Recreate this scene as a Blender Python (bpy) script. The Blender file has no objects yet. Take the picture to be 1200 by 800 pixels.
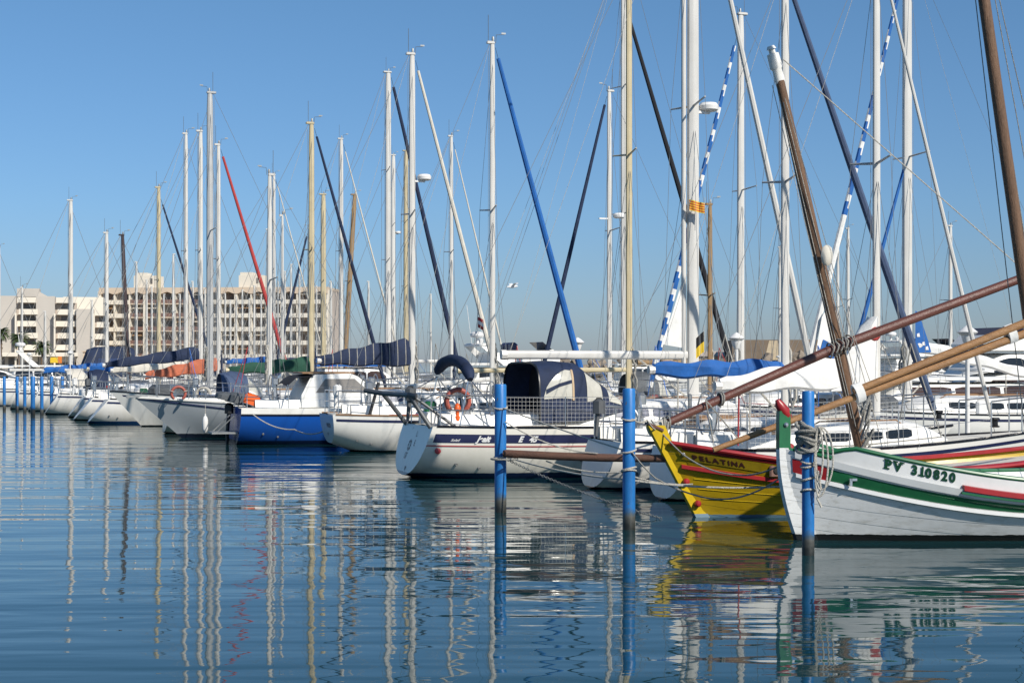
import bpy, math, random
from mathutils import Vector, Matrix, noise as mnoise
rng = random.Random(7)
R = math.radians
sc = bpy.context.scene
COL = sc.collection
H0, F, HY, CX = 2.2, 1800.0, 427.0, 600.0      # eye height, focal length and horizon measured on the photo
ANG = R(18)                                      # heading of the berths
V = Vector((math.cos(ANG), math.sin(ANG), 0))

def at(x, y, Z):
    return Vector(((x - CX) / F * Z, Z, H0 + (HY - y) * Z / F))

# ------------------------------------------------------------------ materials
MATS = {}
def nodes(m):
    m.use_nodes = True
    nt = m.node_tree
    return nt, nt.nodes, nt.links, nt.nodes['Principled BSDF']

def mk(name, col, rough=.45, metal=0, var=.12, scale=3.0, bump=0.0, bscale=40, dirt=None, stretch=(1, 1, 1), coat=0, trans=0):
    if name in MATS: return MATS[name]
    m = bpy.data.materials.new(name)
    nt, N, Lk, b = nodes(m)
    tc = N.new('ShaderNodeTexCoord')
    mp = N.new('ShaderNodeMapping'); mp.inputs['Scale'].default_value = stretch
    Lk.new(tc.outputs['Object'], mp.inputs['Vector'])
    nz = N.new('ShaderNodeTexNoise'); nz.inputs['Scale'].default_value = scale; nz.inputs['Detail'].default_value = 6
    nz.inputs['Roughness'].default_value = .65
    Lk.new(mp.outputs[0], nz.inputs['Vector'])
    rp = N.new('ShaderNodeValToRGB')
    rp.color_ramp.elements[0].position = .3; rp.color_ramp.elements[1].position = .7
    c = Vector(col)
    lo = c * (1 - var) if dirt is None else c * .55 + Vector(dirt) * .45
    hi = c * (1 + var * .5)
    rp.color_ramp.elements[0].color = (*lo, 1); rp.color_ramp.elements[1].color = (*[min(v, .9) for v in hi], 1)
    Lk.new(nz.outputs['Fac'], rp.inputs['Fac'])
    Lk.new(rp.outputs['Color'], b.inputs['Base Color'])
    b.inputs['Roughness'].default_value = rough; b.inputs['Metallic'].default_value = metal
    if coat: b.inputs['Coat Weight'].default_value = coat; b.inputs['Coat Roughness'].default_value = .12
    if bump:
        n2 = N.new('ShaderNodeTexNoise'); n2.inputs['Scale'].default_value = bscale; n2.inputs['Detail'].default_value = 4
        Lk.new(mp.outputs[0], n2.inputs['Vector'])
        bp = N.new('ShaderNodeBump'); bp.inputs['Strength'].default_value = bump; bp.inputs['Distance'].default_value = .02
        Lk.new(n2.outputs['Fac'], bp.inputs['Height']); Lk.new(bp.outputs[0], b.inputs['Normal'])
    MATS[name] = m
    return m

def hullmat(name, top, af, wl=.06, rough=.25, dirt=(.4, .36, .28), band=None, planks=0):
    """topside paint above the waterline, antifouling below, streaks of dirt near the water"""
    if name in MATS: return MATS[name]
    m = bpy.data.materials.new(name)
    nt, N, Lk, b = nodes(m)
    tc = N.new('ShaderNodeTexCoord'); sp = N.new('ShaderNodeSeparateXYZ'); Lk.new(tc.outputs['Object'], sp.inputs[0])
    nz = N.new('ShaderNodeTexNoise'); nz.inputs['Scale'].default_value = 2.2; nz.inputs['Detail'].default_value = 6
    mp = N.new('ShaderNodeMapping'); mp.inputs['Scale'].default_value = (3.5, 3.5, .45)
    Lk.new(tc.outputs['Object'], mp.inputs[0]); Lk.new(mp.outputs[0], nz.inputs['Vector'])
    # dirt: stronger low down
    mr = N.new('ShaderNodeMapRange'); mr.inputs['From Min'].default_value = wl; mr.inputs['From Max'].default_value = wl + .55
    mr.inputs['To Min'].default_value = .62; mr.inputs['To Max'].default_value = .10
    Lk.new(sp.outputs['Z'], mr.inputs['Value'])
    mu = N.new('ShaderNodeMath'); mu.operation = 'MULTIPLY'
    Lk.new(nz.outputs['Fac'], mu.inputs[0]); Lk.new(mr.outputs[0], mu.inputs[1])
    mx = N.new('ShaderNodeMix'); mx.data_type = 'RGBA'
    mx.inputs['A'].default_value = (*top, 1); mx.inputs['B'].default_value = (*dirt, 1)
    Lk.new(mu.outputs[0], mx.inputs['Factor'])
    gt = N.new('ShaderNodeMath'); gt.operation = 'GREATER_THAN'; gt.inputs[1].default_value = wl
    ad = N.new('ShaderNodeMath'); ad.operation = 'MULTIPLY_ADD'; ad.inputs[1].default_value = .03
    Lk.new(nz.outputs['Fac'], ad.inputs[0]); Lk.new(sp.outputs['Z'], ad.inputs[2])
    Lk.new(ad.outputs[0], gt.inputs[0])
    m2 = N.new('ShaderNodeMix'); m2.data_type = 'RGBA'; m2.inputs['A'].default_value = (*af, 1)
    Lk.new(mx.outputs['Result'], m2.inputs['B']); Lk.new(gt.outputs[0], m2.inputs['Factor'])
    Lk.new(m2.outputs['Result'], b.inputs['Base Color'])
    b.inputs['Roughness'].default_value = rough
    n3 = N.new('ShaderNodeTexNoise'); n3.inputs['Scale'].default_value = 1.2
    Lk.new(tc.outputs['Object'], n3.inputs['Vector'])
    bp = N.new('ShaderNodeBump'); bp.inputs['Strength'].default_value = .25; bp.inputs['Distance'].default_value = .02
    Lk.new(n3.outputs['Fac'], bp.inputs['Height']); Lk.new(bp.outputs[0], b.inputs['Normal'])
    MATS[name] = m
    return m

WHITE = (.80, .785, .74)
mk('gelcoat', WHITE, .3, var=.1, scale=2, dirt=(.55, .52, .45))
mk('cabin_white', (.78, .77, .74), .35, var=.08, scale=4, dirt=(.6, .57, .5))
mk('deck_cream', (.66, .63, .55), .6, var=.15, scale=5, dirt=(.45, .42, .36))
mk('mast_white', (.60, .585, .55), .35, var=.12, scale=2, stretch=(1, 1, .4), dirt=(.45, .43, .4))
mk('mast_grey', (.45, .45, .44), .4, metal=.2, var=.15, scale=2, dirt=(.3, .3, .3))
mk('mast_tan', (.52, .44, .28), .45, var=.15, scale=2, dirt=(.35, .28, .15))
mk('mast_wood', (.30, .19, .09), .55, var=.3, scale=3, stretch=(4, 4, .4), bump=.4)
mk('mast_dark', (.05, .03, .03), .4, var=.3)
mk('old_wood', (.15, .08, .042), .6, var=.6, scale=4, stretch=(5, 5, .35), bump=.6, bscale=30, dirt=(.05, .03, .02))
mk('yard_red', (.13, .045, .032), .4, var=.35, scale=4, stretch=(.5, 5, 5), bump=.3, bscale=30, dirt=(.05, .03, .025))
mk('yard_pine', (.33, .17, .065), .45, var=.4, scale=4, stretch=(.5, 6, 6), bump=.5, bscale=30, dirt=(.12, .06, .03))
mk('pole_brown', (.14, .065, .04), .6, var=.4, scale=5, stretch=(.5, 4, 4), bump=.6, dirt=(.05, .035, .03))
mk('navy_canvas', (.010, .022, .062), .8, var=.35, scale=3, bump=.9, bscale=5)
mk('royal_canvas', (.006, .10, .36), .75, var=.3, scale=3, bump=1.0, bscale=5)
mk('bright_blue_canvas', (.008, .11, .38), .7, var=.25, scale=3)
mk('slate_canvas', (.055, .085, .16), .8, var=.25, scale=3)
mk('green_canvas', (.010, .07, .042), .8, var=.3, scale=3, bump=.9, bscale=5)
mk('orange_canvas', (.50, .14, .07), .8, var=.25, scale=3, bump=1.0, bscale=5)
mk('red_canvas', (.42, .045, .04), .75, var=.2, scale=3)
mk('white_canvas', (.76, .75, .72), .75, var=.12, scale=3, bump=.9, bscale=4.5)
mk('cream_canvas', (.62, .58, .5), .8, var=.15, scale=3)
mk('black_canvas', (.010, .010, .014), .8, var=.3)
mk('grey_tarp', (.09, .10, .11), .7, var=.4, scale=5, bump=.7, bscale=6)
mk('stainless', (.62, .62, .62), .28, metal=.9, var=.1)
mk('galvanised', (.30, .31, .31), .5, metal=.6, var=.25)
mk('wire', (.34, .34, .33), .45, metal=.4, var=.1)
mk('black_plastic', (.012, .012, .013), .4, var=.2)
mk('glass_dark', (.015, .018, .022), .06, var=.3, scale=1)
mk('glass_brown', (.07, .04, .03), .1, var=.4, scale=1.5)
mk('glass_blue', (.035, .055, .13), .35, var=.35, scale=3)
mk('vinyl', (.55, .53, .46), .2, var=.2, scale=4)
mk('teak', (.28, .16, .08), .6, var=.3, scale=6, stretch=(.5, 5, 5))
mk('red_buoy', (.40, .10, .07), .55, var=.25, scale=6, dirt=(.2, .06, .05))
mk('orange_plastic', (.75, .12, .02), .4, var=.15)
mk('white_plastic', (.75, .74, .72), .35, var=.1)
mk('rope_white', (.50, .47, .41), .85, var=.3, scale=30, bump=.8, bscale=60)
mk('rope_grey', (.30, .29, .26), .85, var=.35, scale=25, bump=.9, bscale=60)
mk('paint_green', (.016, .13, .05), .35, var=.25, scale=5, dirt=(.01, .06, .03))
mk('paint_red', (.34, .018, .022), .35, var=.25, scale=5, dirt=(.2, .02, .02))
mk('paint_white', (.76, .76, .75), .35, var=.08, scale=3, dirt=(.6, .6, .58))
mk('paint_yellow', (.62, .43, .012), .32, var=.15, scale=4, dirt=(.4, .26, .02))
mk('paint_bluegrey', (.18, .27, .34), .5, var=.2)
mk('paint_blue', (.02, .14, .5), .4, var=.2)
mk('name_dark', (.05, .03, .02), .5, var=.2)
mk('decal_white', (.75, .75, .74), .4, var=.1)
mk('decal_navy', (.02, .025, .075), .35, var=.2)
mk('decal_black', (.015, .015, .02), .4, var=.2)
mk('name_red', (.055, .014, .010), .5, var=.3)
mk('dark_steel', (.12, .125, .13), .5, metal=.3, var=.3)
mk('letter_green', (.008, .055, .026), .4, var=.3)
mk('panel_yellow_shade', (.30, .205, .007), .3, var=.3, scale=4)  # hull yellow darkened to paint in the shade of the flared topsides
mk('board_yellow_shade', (.27, .19, .010), .35, var=.3, scale=6)  # name board yellow with the flare's shade put into its colour
mk('trim_tan', (.5, .36, .22), .7)
mk('decal_red', (.45, .05, .06), .4, var=.2)
mk('pontoon_wood', (.24, .20, .15), .8, var=.35, scale=2, stretch=(1, 8, 1), bump=.5)
mk('concrete', (.36, .34, .30), .85, var=.25, scale=.6, bump=.4, bscale=6)
mk('paving', (.34, .31, .27), .9, var=.2, scale=.05)
mk('rock', (.27, .22, .17), .9, var=.45, scale=1.2, bump=.8, bscale=5)
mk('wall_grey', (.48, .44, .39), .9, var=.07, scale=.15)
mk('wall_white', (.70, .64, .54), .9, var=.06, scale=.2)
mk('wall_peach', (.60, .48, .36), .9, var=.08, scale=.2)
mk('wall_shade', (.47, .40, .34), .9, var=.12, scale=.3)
mk('railing_brown', (.20, .11, .085), .6, var=.2)
mk('window_blind', (.34, .30, .25), .7, var=.2)
mk('window_brown', (.20, .15, .12), .5, var=.5, scale=.4)
mk('awning', (.42, .27, .15), .8, var=.2)
mk('window_grey', (.19, .175, .16), .4, var=.6, scale=.35)
mk('roof_tan', (.17, .125, .085), .8, var=.25, scale=.6)
mk('roof_light', (.45, .36, .24), .8, var=.15)
mk('palm_green', (.055, .085, .025), .6, var=.45, scale=1.5)
mk('palm_trunk', (.16, .11, .07), .9, var=.35, scale=3, bump=.8, bscale=10)
mk('flag_yellow', (.78, .52, .03), .7, var=.1)
mk('flag_red', (.55, .04, .03), .7, var=.1)
mk('flag_black', (.012, .012, .012), .7)
mk('gull_white', (.75, .75, .75), .8)
mk('orange_board', (.70, .20, .03), .6)
hullmat('hull_white_navy', WHITE, (.012, .018, .05))
hullmat('hull_white_black', WHITE, (.012, .012, .013))
hullmat('hull_white_red', WHITE, (.16, .03, .025))
hullmat('hull_white_blue', WHITE, (.02, .07, .2), wl=.10)
hullmat('hull_cream', (.66, .61, .52), (.03, .03, .04))
hullmat('hull_yacht', (.78, .75, .67), (.012, .022, .07), wl=.13, dirt=(.42, .40, .33))
hullmat('hull_grey', (.40, .43, .45), (.010, .014, .028), wl=.14, dirt=(.25, .26, .27))
hullmat('hull_blue', (.008, .078, .36), (.006, .012, .05), wl=.12, dirt=(.02, .05, .14))
hullmat('hull_navy', (.012, .02, .07), (.05, .012, .012))
hullmat('hull_catalan_white', (.78, .78, .77), (.010, .010, .010), wl=.095, dirt=(.5, .5, .48), rough=.3)
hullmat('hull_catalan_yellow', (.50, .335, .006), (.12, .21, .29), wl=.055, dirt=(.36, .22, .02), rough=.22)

def plank_hull(name, step=.125):
    m = MATS[name]; nt = m.node_tree; N = nt.nodes; Lk = nt.links; b = N['Principled BSDF']
    tc = N.new('ShaderNodeTexCoord'); sp = N.new('ShaderNodeSeparateXYZ'); Lk.new(tc.outputs['Object'], sp.inputs[0])
    # planks follow the sheer: height measured against a shallow parabola along the hull
    sq = N.new('ShaderNodeMath'); sq.operation = 'SUBTRACT'; Lk.new(sp.outputs['X'], sq.inputs[0]); sq.inputs[1].default_value = 3.8
    pw = N.new('ShaderNodeMath'); pw.operation = 'MULTIPLY'; Lk.new(sq.outputs[0], pw.inputs[0]); Lk.new(sq.outputs[0], pw.inputs[1])
    hz = N.new('ShaderNodeMath'); hz.operation = 'MULTIPLY_ADD'; Lk.new(pw.outputs[0], hz.inputs[0]); hz.inputs[1].default_value = -.022; Lk.new(sp.outputs['Z'], hz.inputs[2])
    dv = N.new('ShaderNodeMath'); dv.operation = 'DIVIDE'; Lk.new(hz.outputs[0], dv.inputs[0]); dv.inputs[1].default_value = step
    fr = N.new('ShaderNodeMath'); fr.operation = 'FRACT'; Lk.new(dv.outputs[0], fr.inputs[0])
    rp = N.new('ShaderNodeValToRGB'); e = rp.color_ramp.elements
    e[0].position = 0; e[0].color = (0, 0, 0, 1); e[1].position = .06; e[1].color = (1, 1, 1, 1)
    Lk.new(fr.outputs[0], rp.inputs['Fac'])
    nz = N.new('ShaderNodeTexNoise'); nz.inputs['Scale'].default_value = 7; nz.inputs['Detail'].default_value = 8; nz.inputs['Roughness'].default_value = .7
    mp = N.new('ShaderNodeMapping'); mp.inputs['Scale'].default_value = (.6, 1, 2.2); Lk.new(tc.outputs['Object'], mp.inputs[0]); Lk.new(mp.outputs[0], nz.inputs['Vector'])
    ad = N.new('ShaderNodeMath'); ad.operation = 'MULTIPLY_ADD'; Lk.new(nz.outputs['Fac'], ad.inputs[0]); ad.inputs[1].default_value = .8; Lk.new(rp.outputs['Color'], ad.inputs[2])
    bp = N.new('ShaderNodeBump'); bp.inputs['Strength'].default_value = .5; bp.inputs['Distance'].default_value = .006
    Lk.new(ad.outputs[0], bp.inputs['Height']); Lk.new(bp.outputs[0], b.inputs['Normal'])
    src = b.inputs['Base Color'].links[0].from_socket
    r2 = N.new('ShaderNodeValToRGB'); r2.color_ramp.elements[0].position = .28; r2.color_ramp.elements[0].color = (.62, .60, .55, 1); r2.color_ramp.elements[1].position = .5; r2.color_ramp.elements[1].color = (1, 1, 1, 1)
    Lk.new(nz.outputs['Fac'], r2.inputs['Fac'])
    mx = N.new('ShaderNodeMix'); mx.data_type = 'RGBA'; mx.blend_type = 'MULTIPLY'; mx.inputs['Factor'].default_value = .8; Lk.new(src, mx.inputs['A']); Lk.new(r2.outputs['Color'], mx.inputs['B'])
    Lk.new(mx.outputs['Result'], b.inputs['Base Color'])
    mr = N.new('ShaderNodeMapRange'); Lk.new(nz.outputs['Fac'], mr.inputs['Value']); mr.inputs['To Min'].default_value = .5; mr.inputs['To Max'].default_value = .22; Lk.new(mr.outputs[0], b.inputs['Roughness'])
plank_hull('hull_catalan_white', .16); plank_hull('hull_catalan_yellow', .13)
def pilemat():
    m = bpy.data.materials.new('pile_paint')
    nt, N, Lk, b = nodes(m)
    tc = N.new('ShaderNodeTexCoord'); sp = N.new('ShaderNodeSeparateXYZ'); Lk.new(tc.outputs['Object'], sp.inputs[0])
    nz = N.new('ShaderNodeTexNoise'); nz.inputs['Scale'].default_value = 9; nz.inputs['Detail'].default_value = 8
    Lk.new(tc.outputs['Object'], nz.inputs['Vector'])
    ad = N.new('ShaderNodeMath'); ad.operation = 'MULTIPLY_ADD'; ad.inputs[1].default_value = .22
    Lk.new(nz.outputs['Fac'], ad.inputs[0]); Lk.new(sp.outputs['Z'], ad.inputs[2])
    rp = N.new('ShaderNodeValToRGB')
    e = rp.color_ramp.elements
    e[0].position = .16; e[0].color = (.02, .022, .02, 1)
    e[1].position = .40; e[1].color = (.02, .185, .52, 1)
    x = rp.color_ramp.elements.new(.28); x.color = (.10, .10, .09, 1)
    x = rp.color_ramp.elements.new(.335); x.color = (.06, .11, .17, 1)
    Lk.new(ad.outputs[0], rp.inputs['Fac'])
    n2 = N.new('ShaderNodeTexNoise'); n2.inputs['Scale'].default_value = 5; n2.inputs['Detail'].default_value = 10; n2.inputs['Roughness'].default_value = .7
    mp = N.new('ShaderNodeMapping'); mp.inputs['Scale'].default_value = (1, 1, .35)
    Lk.new(tc.outputs['Object'], mp.inputs[0]); Lk.new(mp.outputs[0], n2.inputs['Vector'])
    r2 = N.new('ShaderNodeValToRGB'); r2.color_ramp.elements[0].position = .35; r2.color_ramp.elements[1].position = .75
    r2.color_ramp.elements[0].color = (.62, .62, .62, 1); r2.color_ramp.elements[1].color = (1.2, 1.2, 1.2, 1)
    Lk.new(n2.outputs['Fac'], r2.inputs['Fac'])
    mu = N.new('ShaderNodeMix'); mu.data_type = 'RGBA'; mu.blend_type = 'MULTIPLY'; mu.inputs['Factor'].default_value = 1
    Lk.new(rp.outputs['Color'], mu.inputs['A']); Lk.new(r2.outputs['Color'], mu.inputs['B'])
    Lk.new(mu.outputs['Result'], b.inputs['Base Color'])
    n4 = N.new('ShaderNodeTexNoise'); n4.inputs['Scale'].default_value = 16; n4.inputs['Detail'].default_value = 7; n4.inputs['Roughness'].default_value = .7
    Lk.new(mp.outputs[0], n4.inputs['Vector'])
    r4 = N.new('ShaderNodeValToRGB'); r4.color_ramp.elements[0].position = .635; r4.color_ramp.elements[0].color = (0, 0, 0, 1); r4.color_ramp.elements[1].position = .66; r4.color_ramp.elements[1].color = (1, 1, 1, 1)
    Lk.new(n4.outputs['Fac'], r4.inputs['Fac'])
    m4 = N.new('ShaderNodeMix'); m4.data_type = 'RGBA'; m4.inputs['B'].default_value = (.11, .09, .075, 1); Lk.new(mu.outputs['Result'], m4.inputs['A']); Lk.new(r4.outputs['Color'], m4.inputs['Factor'])
    Lk.new(m4.outputs['Result'], b.inputs['Base Color'])
    b.inputs['Roughness'].default_value = .42
    bp = N.new('ShaderNodeBump'); bp.inputs['Strength'].default_value = .3; bp.inputs['Distance'].default_value = .01
    Lk.new(n2.outputs['Fac'], bp.inputs['Height']); Lk.new(bp.outputs[0], b.inputs['Normal'])
    MATS['pile_paint'] = m
pilemat()

# ------------------------------------------------------------------ mesh builder
class MB:
    def __init__(s): s.v = []; s.f = []; s.m = []; s.mi = 0
    def add(s, vs, fs, mi=None):
        o = len(s.v); s.v.extend([tuple(p) for p in vs])
        for f in fs: s.f.append([i + o for i in f]); s.m.append(s.mi if mi is None else mi)
    def box(s, c, d, rot=None, mi=None):
        c = Vector(c); x, y, z = [k / 2 for k in d]
        vs = [Vector(p) for p in ((-x, -y, -z), (x, -y, -z), (x, y, -z), (-x, y, -z), (-x, -y, z), (x, -y, z), (x, y, z), (-x, y, z))]
        if rot is not None: vs = [rot @ p for p in vs]
        s.add([c + p for p in vs], [(0, 3, 2, 1), (4, 5, 6, 7), (0, 1, 5, 4), (1, 2, 6, 5), (2, 3, 7, 6), (3, 0, 4, 7)], mi)
        return s
    def bbox(s, c, d, bev=.03, rot=None, mi=None):
        """box with chamfered vertical and top edges"""
        c = Vector(c); x, y, z = [k / 2 for k in d]; b = min(bev, x * .9, y * .9, z * .9)
        rings = []
        for (zz, k) in ((-z, 0), (z - b, 0), (z, b)):
            X, Y = x - k, y - k
            rings.append([Vector(p) for p in ((-X + b, -Y, zz), (X - b, -Y, zz), (X, -Y + b, zz), (X, Y - b, zz), (X - b, Y, zz), (-X + b, Y, zz), (-X, Y - b, zz), (-X, -Y + b, zz))])
        if rot is not None: rings = [[rot @ p for p in r] for r in rings]
        s.loft([[c + p for p in r] for r in rings], True, True, mi)
        return s
    def loft(s, rings, closed=True, cap=False, mi=None):
        n = len(rings[0]); vs = [p for r in rings for p in r]; fs = []
        for i in range(len(rings) - 1):
            for j in range(n if closed else n - 1):
                k = (j + 1) % n
                fs.append((i * n + j, i * n + k, (i + 1) * n + k, (i + 1) * n + j))
        if cap:
            fs.append(tuple(range(n - 1, -1, -1))); fs.append(tuple((len(rings) - 1) * n + j for j in range(n)))
        s.add(vs, fs, mi); return s
    def tube(s, pts, r, n=8, cap=True, mi=None, flat=1.0, up=None, stripe=None):
        pts = [Vector(p) for p in pts]
        rs = r if isinstance(r, (list, tuple)) else [r] * len(pts)
        rings = []; pu = None
        for i, p in enumerate(pts):
            d = (pts[min(i + 1, len(pts) - 1)] - pts[max(i - 1, 0)])
            if d.length < 1e-9: d = Vector((0, 0, 1))
            d.normalize()
            if pu is None:
                a = up if up is not None else (Vector((0, 0, 1)) if abs(d.z) < .9 else Vector((1, 0, 0)))
                pu = (a - d * a.dot(d)).normalized()
            else:
                q = pu - d * pu.dot(d)
                pu = q.normalized() if q.length > 1e-6 else d.orthogonal().normalized()
            w = d.cross(pu)
            rings.append([p + (pu * math.cos(t) + w * math.sin(t) * flat) * rs[i] for t in (2 * math.pi * k / n for k in range(n))])
        if stripe:
            for i in range(len(rings) - 1):
                for j in range(n):
                    k = (j + 1) % n
                    s.add([rings[i][j], rings[i][k], rings[i + 1][k], rings[i + 1][j]], [(0, 1, 2, 3)], stripe(i, j))
        else: s.loft(rings, True, cap, mi)
        return s
    def lathe(s, base, prof, n=12, axis=None, mi=None):
        base = Vector(base); rings = []
        for r, z in prof:
            rings.append([Vector((max(r, 1e-4) * math.cos(2 * math.pi * k / n), max(r, 1e-4) * math.sin(2 * math.pi * k / n), z)) for k in range(n)])
        if axis is not None: rings = [[axis @ p for p in r] for r in rings]
        s.loft([[base + p for p in r] for r in rings], True, True, mi); return s
    def build(s, name, mats, parent=None, smooth=38):
        me = bpy.data.meshes.new(name)
        me.from_pydata(s.v, [], s.f)
        if not isinstance(mats, (list, tuple)): mats = [mats]
        for m in mats: me.materials.append(MATS[m])
        if len(mats) > 1: me.polygons.foreach_set('material_index', s.m)
        me.update()
        if smooth:
            me.polygons.foreach_set('use_smooth', [True] * len(me.polygons))
            me.set_sharp_from_angle(angle=R(smooth))
        o = bpy.data.objects.new(name, me); COL.objects.link(o)
        if parent is not None: o.parent = parent
        return o

def tag(o, label=None, cat=None, group=None, kind=None):
    if label: o['label'] = label
    if cat: o['category'] = cat
    if group: o['group'] = group
    if kind: o['kind'] = kind
    return o
def empty(name, loc, rz, label, cat, group=None):
    o = bpy.data.objects.new(name, None); COL.objects.link(o); o.empty_display_size = .3
    o.location = loc; o.rotation_euler = (0, 0, rz)
    return tag(o, label, cat, group)
def place(o, loc, rz=0):
    o.location = loc; o.rotation_euler = (0, 0, rz); return o

def text_mesh(body, size, bold=0.0, shear=0.0):
    cu = bpy.data.curves.new('lettering', 'FONT'); cu.body = body; cu.size = size; cu.offset = bold; cu.shear = shear
    cu.resolution_u = 4
    o = bpy.data.objects.new('lettering', cu); COL.objects.link(o)
    dg = bpy.context.evaluated_depsgraph_get(); dg.update()
    me = o.evaluated_get(dg).to_mesh()
    vs = [v.co.copy() for v in me.vertices]; fs = [tuple(p.vertices) for p in me.polygons]
    o.evaluated_get(dg).to_mesh_clear()
    bpy.data.objects.remove(o); bpy.data.curves.remove(cu)
    return vs, fs

def sagline(a, b, sag, n=14):
    a = Vector(a); b = Vector(b)
    return [a.lerp(b, i / n) - Vector((0, 0, sag * 4 * (i / n) * (1 - i / n))) for i in range(n + 1)]

# ------------------------------------------------------------------ hulls
class YachtHull:
    def __init__(s, L, B, fs, fm, fb, bs=.68, rb=.9, rt=.15, zs=.02, nn=2.3, vee=1.35):
        s.L, s.B, s.fs, s.fm, s.fb, s.bs, s.rb, s.rt, s.zs, s.nn, s.vee = L, B, fs, fm, fb, bs, rb, rt, zs, nn, vee
        s.Lw = L - rb
    def half(s, t):
        if t < .42: return s.B / 2 * (s.bs + (1 - s.bs) * math.sin(math.pi / 2 * t / .42))
        q = min((t - .42) / .58, 1); return max(s.B / 2 * (1 - q ** 2.2), .012)
    def h(s, t):
        return s.fm + ((s.fs - s.fm) * (1 - t / .4) ** 2 if t < .4 else (s.fb - s.fm) * ((t - .4) / .6) ** 1.8)
    def zk(s, t):
        if t < .35: return s.zs + (-.42 - s.zs) * math.sin(math.pi / 2 * t / .35)
        return -.42 + .36 * ((t - .35) / .65) ** 2
    def n(s, t): return s.nn + (s.vee - s.nn) * max(0, (t - .4) / .6) ** 1.2
    def X(s, t, z): return t * s.Lw + s.rt * (1 - t) ** 5 * z / s.fs + s.rb * t ** 4 * max(z, -.2) / s.fb
    def at(s, t, z, side=-1, off=0):
        h, zk = s.h(t), s.zk(t); n = s.n(t)
        c = min(max((h - z) / (h - zk), 0), 1)
        y = s.half(t) * (1 - c ** n) ** (1 / n)
        return Vector((s.X(t, z), side * (y + off), z))
    def ring(s, t, m=9):
        h, zk, n = s.h(t), s.zk(t), s.n(t)
        zz = [h - (h - zk) * math.cos(math.pi / 2 * k / m) ** (2 / n) for k in range(m + 1)]   # keel -> sheer
        zz[0] = zk
        A = [s.at(t, z, -1) for z in zz]; Bq = [s.at(t, z, 1) for z in zz]
        A[0].y = 0
        return [p for p in reversed(A)] + Bq[1:]

class CatalanHull:
    """double-ended lateen boat, origin at the foot of the stem, x runs aft"""
    def __init__(s, L, bmax, am, h, stem, wfrac=.8):
        s.L, s.bm, s.am, s.hf, s.stem, s.wf = L, bmax, am, h, stem, wfrac
    def q(s, a): return abs(1 - a / s.am) if a < s.am else (a - s.am) / (s.L - s.am)
    def b(s, a): return max(s.bm * (1 - min(s.q(a), 1) ** 2.2) ** .75, .035)
    def w(s, a): return max(s.bm * s.wf * (1 - min(s.q(a), 1) ** 1.55), .03)
    def half(s, t): return s.b(t * s.L)
    def h(s, t): return s.hf(t * s.L)
    def at(s, t, z, side=-1, off=0):
        a = t * s.L; h = s.hf(a)
        k = max(0, 1 - a / 2.2) ** 2
        if z >= 0:
            u = min(z / h, 1.3)
            y = s.w(a) + (s.b(a) - s.w(a)) * (u ** 1.0 * .75 + .25 * math.sin(min(u, 1) * math.pi / 2))
        else:
            y = s.w(a) * max(0, 1 - (-z / .4) ** 1.6) ** .6
        x = a + s.stem(z) * k
        if a > s.L - 2: x += .25 * max(z, 0) * ((a - s.L + 2) / 2) ** 2
        return Vector((x, side * (y + off), z))
    def ring(s, t, m=11):
        h = s.h(t); zz = [-.39, -.25, -.1] + [h * k / (m - 3) for k in range(m - 2)]
        A = [s.at(t, z, -1) for z in zz]; Bq = [s.at(t, z, 1) for z in zz]
        A[0].y = 0
        return list(reversed(A)) + Bq[1:]

def hull_mesh(Hh, ns=26, m=9):
    mb = MB(); rings = [Hh.ring(i / ns, m) for i in range(ns + 1)]
    mb.loft(rings, False)
    r = rings[0]; n = len(r); h = n // 2
    for i in range(h):                      # transom
        a, b, c, d = r[i], r[i + 1], r[n - 2 - i], r[n - 1 - i]
        if i + 1 == n - 2 - i: mb.add([a, b, d], [(0, 2, 1)])
        else: mb.add([a, b, c, d], [(0, 3, 2, 1)])
    return mb
def deck_mesh(Hh, t0=0, t1=1, n=22, drop=.03, camber=.06, inset=.01):
    mb = MB(); rings = []
    for i in range(n + 1):
        t = t0 + (t1 - t0) * i / n; h = Hh.h(t)
        p = Hh.at(t, h, -1); w = max(-p.y - inset, .002); z = h - drop
        rings.append([Vector((p.x, -w, z)), Vector((p.x, -w * .5, z + camber * .75)), Vector((p.x, 0, z + camber)), Vector((p.x, w * .5, z + camber * .75)), Vector((p.x, w, z))])
    mb.loft(rings, False); return mb
def strip(mb, Hh, t0, t1, d0, d1, side=-1, off=.006, n=24, mi=None):
    """band on the topsides between d0 and d1 below the sheer"""
    A = []
    for i in range(n + 1):
        t = t0 + (t1 - t0) * i / n; h = Hh.h(t)
        a = d0(t) if callable(d0) else d0; b = d1(t) if callable(d1) else d1
        A.append([Hh.at(t, h - a, side, off), Hh.at(t, h - (a + b) / 2, side, off), Hh.at(t, h - b, side, off)])
    mb.loft(A, False, mi=mi); return mb
def rail(mb, Hh, t0, t1, r, dz=0, off=0, sides=(-1, 1), n=30, k=6, flat=1):
    for sd in sides:
        mb.tube([Hh.at(t0 + (t1 - t0) * i / n, Hh.h(t0 + (t1 - t0) * i / n), sd, off) + Vector((0, 0, dz)) for i in range(n + 1)], r, k, flat=flat)
    return mb
def map_text(body, size, fn, bold=0, shear=0):
    vs, fs = text_mesh(body, size, bold, shear)
    mb = MB(); mb.add([fn(v.x, v.y) for v in vs], fs); return mb

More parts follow.
